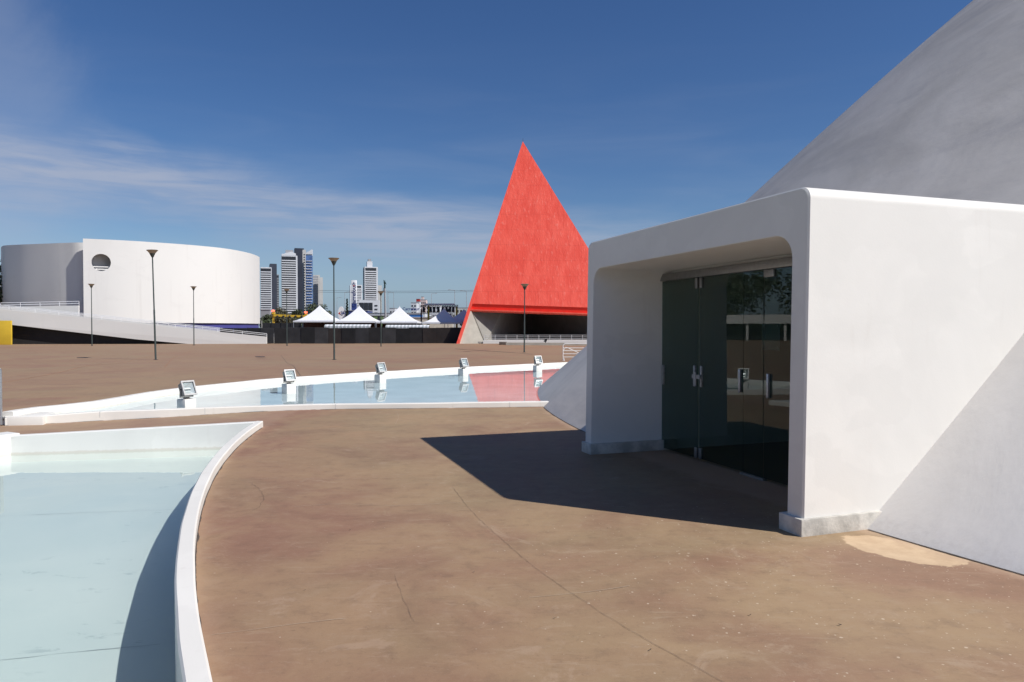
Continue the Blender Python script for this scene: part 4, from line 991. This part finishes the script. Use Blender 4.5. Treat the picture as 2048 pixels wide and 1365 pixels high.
# ---- low buildings behind the tents
def lowb(label, x0, x1, ytop, D, m, dep=15, win=None, name='low_building'):
    a, c = on_y(x0, ytop, D), on_y(x1, ytop, D); t = thing(name, label, 'building', (a.x, D, -.9)); w = c.x-a.x; h = a.z+.9
    MB().box((w/2, dep/2, h/2), (w, dep, h)).build('wall', m, t); MB().box((w/2, dep/2, h+.1), (w+.4, dep+.4, .3)).build('roof', M['tower_grey'], t)
    if win:
        nx, nz = win
        for i in range(nx):
            for j in range(nz): MB().box((w*(i+.5)/nx, -.05, h*(.35+.6*(j+.5)/nz)), (w/nx*.5, .2, h*.6/nz*.5)).build('window', M['tower_glass'], t)
    return t, w, h
D3 = 330
lowb('long grey-white supermarket hall behind the tents', 735, 850, 627, D3, M['tower_white'], 30)
st_, w, h = lowb('green panelled store wing with dark diagonal braces', 733, 775, 632, D3-20, M['storegreen'], 10)
for k in range(3):
    x0 = w*(.1+.3*k); MB().prism([(x0, -.15, .5), (x0+.5, -.15, .5), (x0+2.0, -.15, h), (x0+1.5, -.15, h)], (0, 0, 0), (0, .2, 0)).build('brace', M['tower_navy'], st_)
    MB().prism([(x0+3.0, -.15, .5), (x0+3.5, -.15, .5), (x0+2.0, -.15, h), (x0+1.5, -.15, h)], (0, 0, 0), (0, .2, 0)).build('brace', M['tower_navy'], st_)
lowb('small white house block beside the statue column', 779, 790, 617, 520, M['tower_white'], 10, (2, 2))
lowb('white office block behind the blue store lettering', 822, 833, 606, 560, M['tower_white'], 15, (2, 5))
lowb('white block with a dark red roof box', 833, 839, 604, 600, M['tower_white'], 10, (1, 5))
lowb('dark red roof box building far off behind the rig', 832.5, 839, 598.5, 612, M['signred'], 6)
lowb('pale pink tower building behind the lighting rig', 841, 852, 600, 700, M['pink'], 12, (3, 6))
lowb('pale pink stair tower above the pink building', 842.5, 847, 594, 715, M['pink'], 6)
lowb('white apartment row behind the lighting rig posts', 853, 880, 610, 640, M['tower_white'], 15, (7, 4))
lowb('pale low block beyond the shaded tents', 878, 912, 613, 680, M['tower_grey'], 15, (8, 3))
lowb('cream low block close to the monument edge', 905, 940, 616, 600, M['tower_beige'], 15, (5, 3))
lowb('beige retaining wall between store and lighting rig', 768, 905, 636, 210, M['concrete'], 3, name='retaining_wall')
lowb('bright blue kiosk roof block in front of the store', 818, 842, 629, 260, M['bluepaint'], 5, name='kiosk')
lowb('navy blue store wing at the foot of the sign pylon', 688, 735, 622, D3+5, M['blue'], 12)
lowb('grey blue warehouse behind the black screen fence', 521, 540, 620, 300, M['tower_grey'], 10)

# ---- lettering and signs
def text_mesh(s, size, mm, ext=.02, bold=.0):
    cu = bpy.data.curves.new('txt', 'FONT'); cu.body = s; cu.size = size; cu.extrude = ext; cu.offset = bold; cu.resolution_u = 2; cu.align_x = 'CENTER'; cu.align_y = 'CENTER'
    o = bpy.data.objects.new('txt', cu); col.objects.link(o); dg = bpy.context.evaluated_depsgraph_get(); me = bpy.data.meshes.new_from_object(o.evaluated_get(dg)); bpy.data.objects.remove(o)
    me.name = 'lettering'; me.materials.clear(); me.materials.append(mm); return me
def logo(parent, c, s, rot, yoff):
    """two-arrow emblem: blue right arrow, red left arrow, white letter between"""
    Rm = Matrix.Rotation(rot, 3, 'Y')
    def P(pts): return [Vector(c)+Rm @ Vector((x*s, 0, z*s)) for x, z in pts]
    MB().prism(P([(.06, .62), (.30, .62), (.30, .42), (.92, 0), (.30, -.42), (.30, -.62), (.06, -.62), (-.25, -.40), (-.25, .40)]), (0, yoff, 0), (0, yoff+.05, 0)).build('emblem_arrow', M['darkblue'], parent)
    MB().prism(P([(-.35, .42), (-.35, -.42), (-.92, 0)]), (0, yoff, 0), (0, yoff+.05, 0)).build('emblem_arrow', M['signred'], parent)
    o = obj('emblem_letter', text_mesh('C', 1.05*s, M['signwhite'], .03, .03*s), parent, Vector(c)+Vector((0, yoff-.02, 0)), (math.pi/2, rot, 0))
    return o
DS = 340
a, c = on_y(702.5, 561, DS), on_y(713, 621, DS)
tot = thing('sign_pylon', 'tall white sign pylon with vertical dark lettering on a blue base', 'sign', ((a.x+c.x)/2, DS, -.9)); w = c.x-a.x; ht = a.z+.9; hb = on_y(702, 607, DS).z+.9
MB().box((0, .6, (ht+hb)/2), (w, 1.2, ht-hb)).build('panel', M['signwhite'], tot, bevel=.05)
MB().box((-.05, .6, hb/2), (w*.95, 1.1, hb)).build('base', M['blue'], tot)
obj('lettering', text_mesh('Carrefour', 2.75, M['darkblue'], .03, .05), tot, (.05, -.02, on_y(708, 591.5, DS).z+.9), (math.pi/2, -math.pi/2, 0))
logo(tot, (0, 0, on_y(708, 569, DS).z+.9), 1.25, -math.pi/2, -.06)
a = on_y(682.5, 627, 300); ov = thing('oval_sign', 'white oval sign with red and blue arrow emblem', 'sign', (a.x, 300, -.9)); zc = a.z+.9
b = MB(); pts = [(1.38*math.cos(q)*1.0, 0, zc+2.85*math.sin(q)) for q in [2*math.pi*i/40 for i in range(40)]]; b.prism(pts, (0, 0, 0), (0, .5, 0)); b.build('panel', M['signwhite'], ov)
logo(ov, (.1, 0, zc), 1.5, 0, -.06)
MB().box((0, .3, (zc-2.6)/2), (.4, .4, zc-2.6)).build('post', M['steel'], ov)
a = on_y(822, 618.5, D3-6); sg = thing('store_lettering', 'large blue store name lettering above the white hall roof', 'sign', (a.x, D3-6, on_y(822, 627, D3-6).z))
obj('lettering', text_mesh('Carrefour', 2.1*(36/F*D3)/9.2, M['blue'], .05, .04), sg, (0, 0, a.z-sg.location.z), (math.pi/2, 0, 0))
for k in range(7): MB().box((-3.6+1.2*k, .3, .8), (.08, .08, 1.8)).build('support', M['tower_grey'], sg)

# ---- statue on a column
a = on_y(769.5, 577, 230); cs = thing('column_statue', 'green bronze figure standing on a tall slender grey column', 'statue', (on_y(772, 640, 230).x, 230, -.9)); h = a.z+.9
MB().tube((0, 0, 0), (a.x-cs.location.x, 0, h), .42, .26, 12).build('column', M['tower_grey'], cs, smooth=40)
fx = a.x-cs.location.x
fb = MB().lathe([(.30, 0), (.26, .5), (.30, 1.0), (.22, 1.25), (.32, 1.6), (.36, 1.9), (.14, 2.08), (.12, 2.15), (.19, 2.25), (.19, 2.42), (.08, 2.55)], 10, (fx, 0, h))
fb.tube((fx+.25, 0, h+1.9), (fx+.5, 0, h+1.2), .10, .07).tube((fx-.25, 0, h+1.9), (fx-.35, 0, h+2.7), .10, .07).box((fx-.3, 0, h-.5), (.15, .3, 1.3))
fb.build('figure', M['bronze'], cs, smooth=50)
# ---- road lights and overhead wires
for px, yt, D, lab in ((689.5, 585, 260, 'beside the oval sign'), (674, 596, 330, 'behind the big dark tree'), (776, 583, 230, 'beside the statue column'), (787.5, 585.5, 260, 'beyond the statue column'), (863, 588, 250, 'above the lighting rig'), (909.5, 581, 210, 'rising over the yellow post'), (933, 583, 220, 'near the red monument edge')):
    a = on_y(px, yt, D); t = thing('road_light', 'thin tall road light pole '+lab, 'street light', (a.x, D, -.9), 0, 'road lights beyond the fence'); h = a.z+.9
    MB().tube((0, 0, 0), (0, 0, h), .11, .06, 8).build('pole', M['tower_grey'], t)
    s = -1 if px in (776, 787.5, 909.5, 933) else 1
    MB().tube((0, 0, h), (1.3*s, 0, h+.15), .05).build('arm', M['tower_grey'], t); MB().box((1.6*s, 0, h+.14), (.8, .25, .14)).build('head', M['tower_grey'], t)
for k, (ya, yb) in enumerate(((580.5, 580), (584, 582.8))):
    a, c = on_y(600, ya, 190), on_y(990, yb, 190); pts = [a.lerp(c, i/24)-Vector((0, 0, .35*math.sin(math.pi*i/24))) for i in range(25)]
    tag(MB().path(pts, .035, 5).build('overhead_wire', M['cable']), ['upper thin overhead wire crossing the sky behind the tents', 'lower thin overhead wire crossing the sky behind the tents'][k], 'wire', 'overhead wires')

# ---- trees
def tree(name, label, px, ytop, wpx, D, leaf, kind=0, nleaf=2600, seed=1, zlow=None):
    r = random.Random(seed); top = on_y(px, ytop, D); hgt = top.z+.9; rad = wpx/2/F*D
    t = thing(name, label, 'tree', (top.x, D, -.9))
    tb = MB().lathe([(.035*hgt, 0), (.022*hgt, hgt*.3), (.012*hgt, hgt*.7)], 8)
    clumps = []
    if kind == 0:
        for k in range(34):
            while True:
                v = Vector((r.uniform(-1, 1), r.uniform(-1, 1), r.uniform(-.75, 1)))
                if v.length < 1: break
            v = v*(.55+.45*r.random()); cpt = Vector((v.x*rad*.85, v.y*rad*.85, hgt*.60+v.z*hgt*.33)); clumps.append((cpt, rad*r.uniform(.22, .40)))
            if k % 4 == 0: tb.tube((0, 0, hgt*.3), cpt, .012*hgt, .004*hgt, 5)
    else:
        for k in range(30):
            u = k/29; a = k*2.4; rr = rad*(1-u)*.8; clumps.append((Vector((rr*math.cos(a), rr*math.sin(a), hgt*(.12+.85*u))), rad*(.42*(1-u)+.10)))
    tb.build('trunk', M['bark'], t)
    b = MB(); per = int(nleaf*2.4)//len(clumps); ls = max(.16, 1.5*D/F)
    for cpt, cr in clumps:
        for _ in range(per):
            d = Vector((r.gauss(0, 1), r.gauss(0, 1), r.gauss(0, .8))).normalized()*cr*(r.random()**.4)
            p = cpt+d; nrm = (d.normalized()*.8+Vector((r.uniform(-1, 1), r.uniform(-1, 1), r.uniform(-.4, 1)))).normalized()
            q = nrm.to_track_quat('Z', 'Y'); s = ls*r.uniform(.6, 1.3); a = r.uniform(0, 6)
            b.add([p+q @ Vector((s*math.cos(a+k*math.pi/2)*(1 if k % 2 else .6), s*math.sin(a+k*math.pi/2)*(1 if k % 2 else .6), 0)) for k in range(4)], [(0, 1, 2, 3)])
    stuff(b.build('crown', leaf, t, recalc=False))
tree('broadleaf_tree', 'large dark broadleaf tree rising behind the end tent', 637, 600, 56, 180, M['leaf'], 0, 4200, 1)
tree('broadleaf_tree', 'olive green tree behind the yellow gantry', 562, 609, 52, 190, M['leaf3'], 0, 3200, 2)
tree('broadleaf_tree', 'dark bushy tree behind the gantry next to the large one', 592, 616, 46, 200, M['leaf'], 0, 2600, 3)
tree('broadleaf_tree', 'dark low tree under the banded tower by the drum', 532, 625, 34, 170, M['leaf'], 0, 2000, 4)
tree('conifer_tree', 'narrow dark conifer between oval sign and pylon', 694, 597, 11, 300, M['leaf2'], 1, 1500, 5)
tree('broadleaf_tree', 'dark tree peeping out behind the far side of the drum', 2, 584, 20, 190, M['leaf'], 0, 1800, 6)
for i, (px, yt, w_, D, s_, lab) in enumerate(((800, 633, 40, 240, 8, 'low green tree behind the third tent'), (862, 627, 34, 220, 9, 'low dark tree under the lighting rig'), (893, 628, 34, 225, 10, 'low dark tree under the rig near the shaded tent'), (660, 632, 26, 230, 11, 'small dark tree between the first two tents'), (925, 624, 24, 300, 12, 'small tree close behind the red monument edge'))):
    tree('broadleaf_tree', lab, px, yt, w_, D, M['leaf'], 0, 1400, s_)

# ---- dirt line where the dome meets the paving (either side of the portico)
r = random.Random(5); runs = [[], []]
for i in range(600):
    an = math.pi*.98+(math.pi*1.24-math.pi*.98)*i/599; q = DC+Vector((DR*math.cos(an), DR*math.sin(an), 0)); sl_ = (q-PO).dot(PU)
    if sl_ < .0: runs[1].append(an)
    elif sl_ > 4.14 and q.y < 14.7: runs[0].append(an)
for run in runs:
    a_ = []; b_ = []
    for an in run:
        w0 = .003+.022*max(0, noise.noise(Vector((an*40, 1, 0))))+.006*r.random()
        for l, rr in ((a_, DR-.004), (b_, DR+.006+w0)): q = DC+Vector((rr*math.cos(an), rr*math.sin(an), 0)); q.z = gz(q.x, q.y)+.005; l.append(q)
    MB().loft([a_, b_]).build('crack', M['joint'], ground, recalc=False)

# ---- dirt lines along the kerbs
def dirt_line(base, nrm, seed, wmax, z=.005):
    r = random.Random(seed); a = []; b = []
    for i, (p, n) in enumerate(zip(base, nrm)):
        w = .002+wmax*max(0, noise.noise(Vector((i*.11, seed, 0))))+.004*r.random()
        for l, q in ((a, p-n*.01), (b, p+n*w)): q = q.copy(); q.z = gz(q.x, q.y)+z; l.append(q)
    MB().loft([b, a]).build('crack', M['joint'], ground, recalc=False)
kb = [arc_pt(RK-.004, 11.7-.03*i) for i in range(330)]
dirt_line(kb, [(BC-p).normalized() for p in kb], 3, .03)
k1 = catmull(K1, .05); dirt_line(k1, [-(offset([p, p2], 1)[0]-p) for p, p2 in zip(k1, k1[1:]+[2*k1[-1]-k1[-2]])], 8, .05)
# ---- a few dead leaves blown over the terrace
lm = mat('dead_leaf', (.10, .065, .045), .8, .3, 30); b = MB(); r = random.Random(11)
for px, py in ((1110, 1236), (1216, 1057), (948, 1144), (700, 1060), (1300, 1300), (610, 1180), (1500, 1230), (870, 930), (1680, 1250), (560, 900)):
    p = on_z(px, py, .006); a = r.uniform(0, 6); L_ = r.uniform(.006, .013)
    b.add([p+Vector((math.cos(a)*L_, math.sin(a)*L_, .004)), p+Vector((-math.sin(a)*L_*.4, math.cos(a)*L_*.4, 0)), p+Vector((-math.cos(a)*L_, -math.sin(a)*L_, .006)), p+Vector((math.sin(a)*L_*.4, -math.cos(a)*L_*.4, 0))], [(0, 1, 2, 3)])
o = b.build('leaf_litter', lm, recalc=False); stuff(o); tag(o, 'scattered tiny dead leaves on the brown terrace', 'leaf litter')
# ---- unseen pavilion, added so the glass doors have something to mirror
pv = thing('pavilion', 'unseen low pavilion with white roof, added for the glass doors to mirror', 'building', (-98, 78, -.52), R_(57))
MB().box((0, 0, 3.6), (70, 9, 1.5)).build('roof', M['drum'], pv)
MB().box((0, .5, 1.5), (66, 6, 2.7)).build('glass_front', M['dark'], pv)
for k in range(12): MB().box((-33+6*k, -4, 1.43), (.4, .4, 2.84)).build('column', M['drum'], pv)

for i, (x_, y_, hh_) in enumerate(((-120, 72, 15), (-112, 86, 17), (-104, 98, 14), (-95, 110, 16), (-126, 58, 16), (-86, 121, 15), (-132, 44, 15))):  # unseen trees added so the doors mirror a dark mass instead of sky
    r = random.Random(40+i); t = thing('broadleaf_tree', 'unseen tall tree added to darken the reflection in the glass doors', 'tree', (x_, y_, -.9), 0, 'added trees for the door reflection')
    MB().lathe([(.4, 0), (.28, hh_*.3), (.12, hh_*.7)], 8).build('trunk', M['bark'], t); b = MB()
    for k in range(80):
        v = Vector((r.gauss(0, .45), r.gauss(0, .45), r.gauss(0, .4))); cpt = Vector((v.x*hh_*.5, v.y*hh_*.5, hh_*.58+v.z*hh_*.33))
        for _ in range(55):
            d = Vector((r.gauss(0, 1), r.gauss(0, 1), r.gauss(0, .8))).normalized()*hh_*.15*r.random()**.4; p = cpt+d; q = (d.normalized()+Vector((0, 0, .3))).to_track_quat('Z', 'Y'); s_ = r.uniform(.2, .42)
            b.add([p+q @ Vector((s_*math.cos(a), s_*math.sin(a)*.7, 0)) for a in (0, 1.57, 3.14, 4.71)], [(0, 1, 2, 3)])
    stuff(b.build('crown', M['leaf'], t, recalc=False))
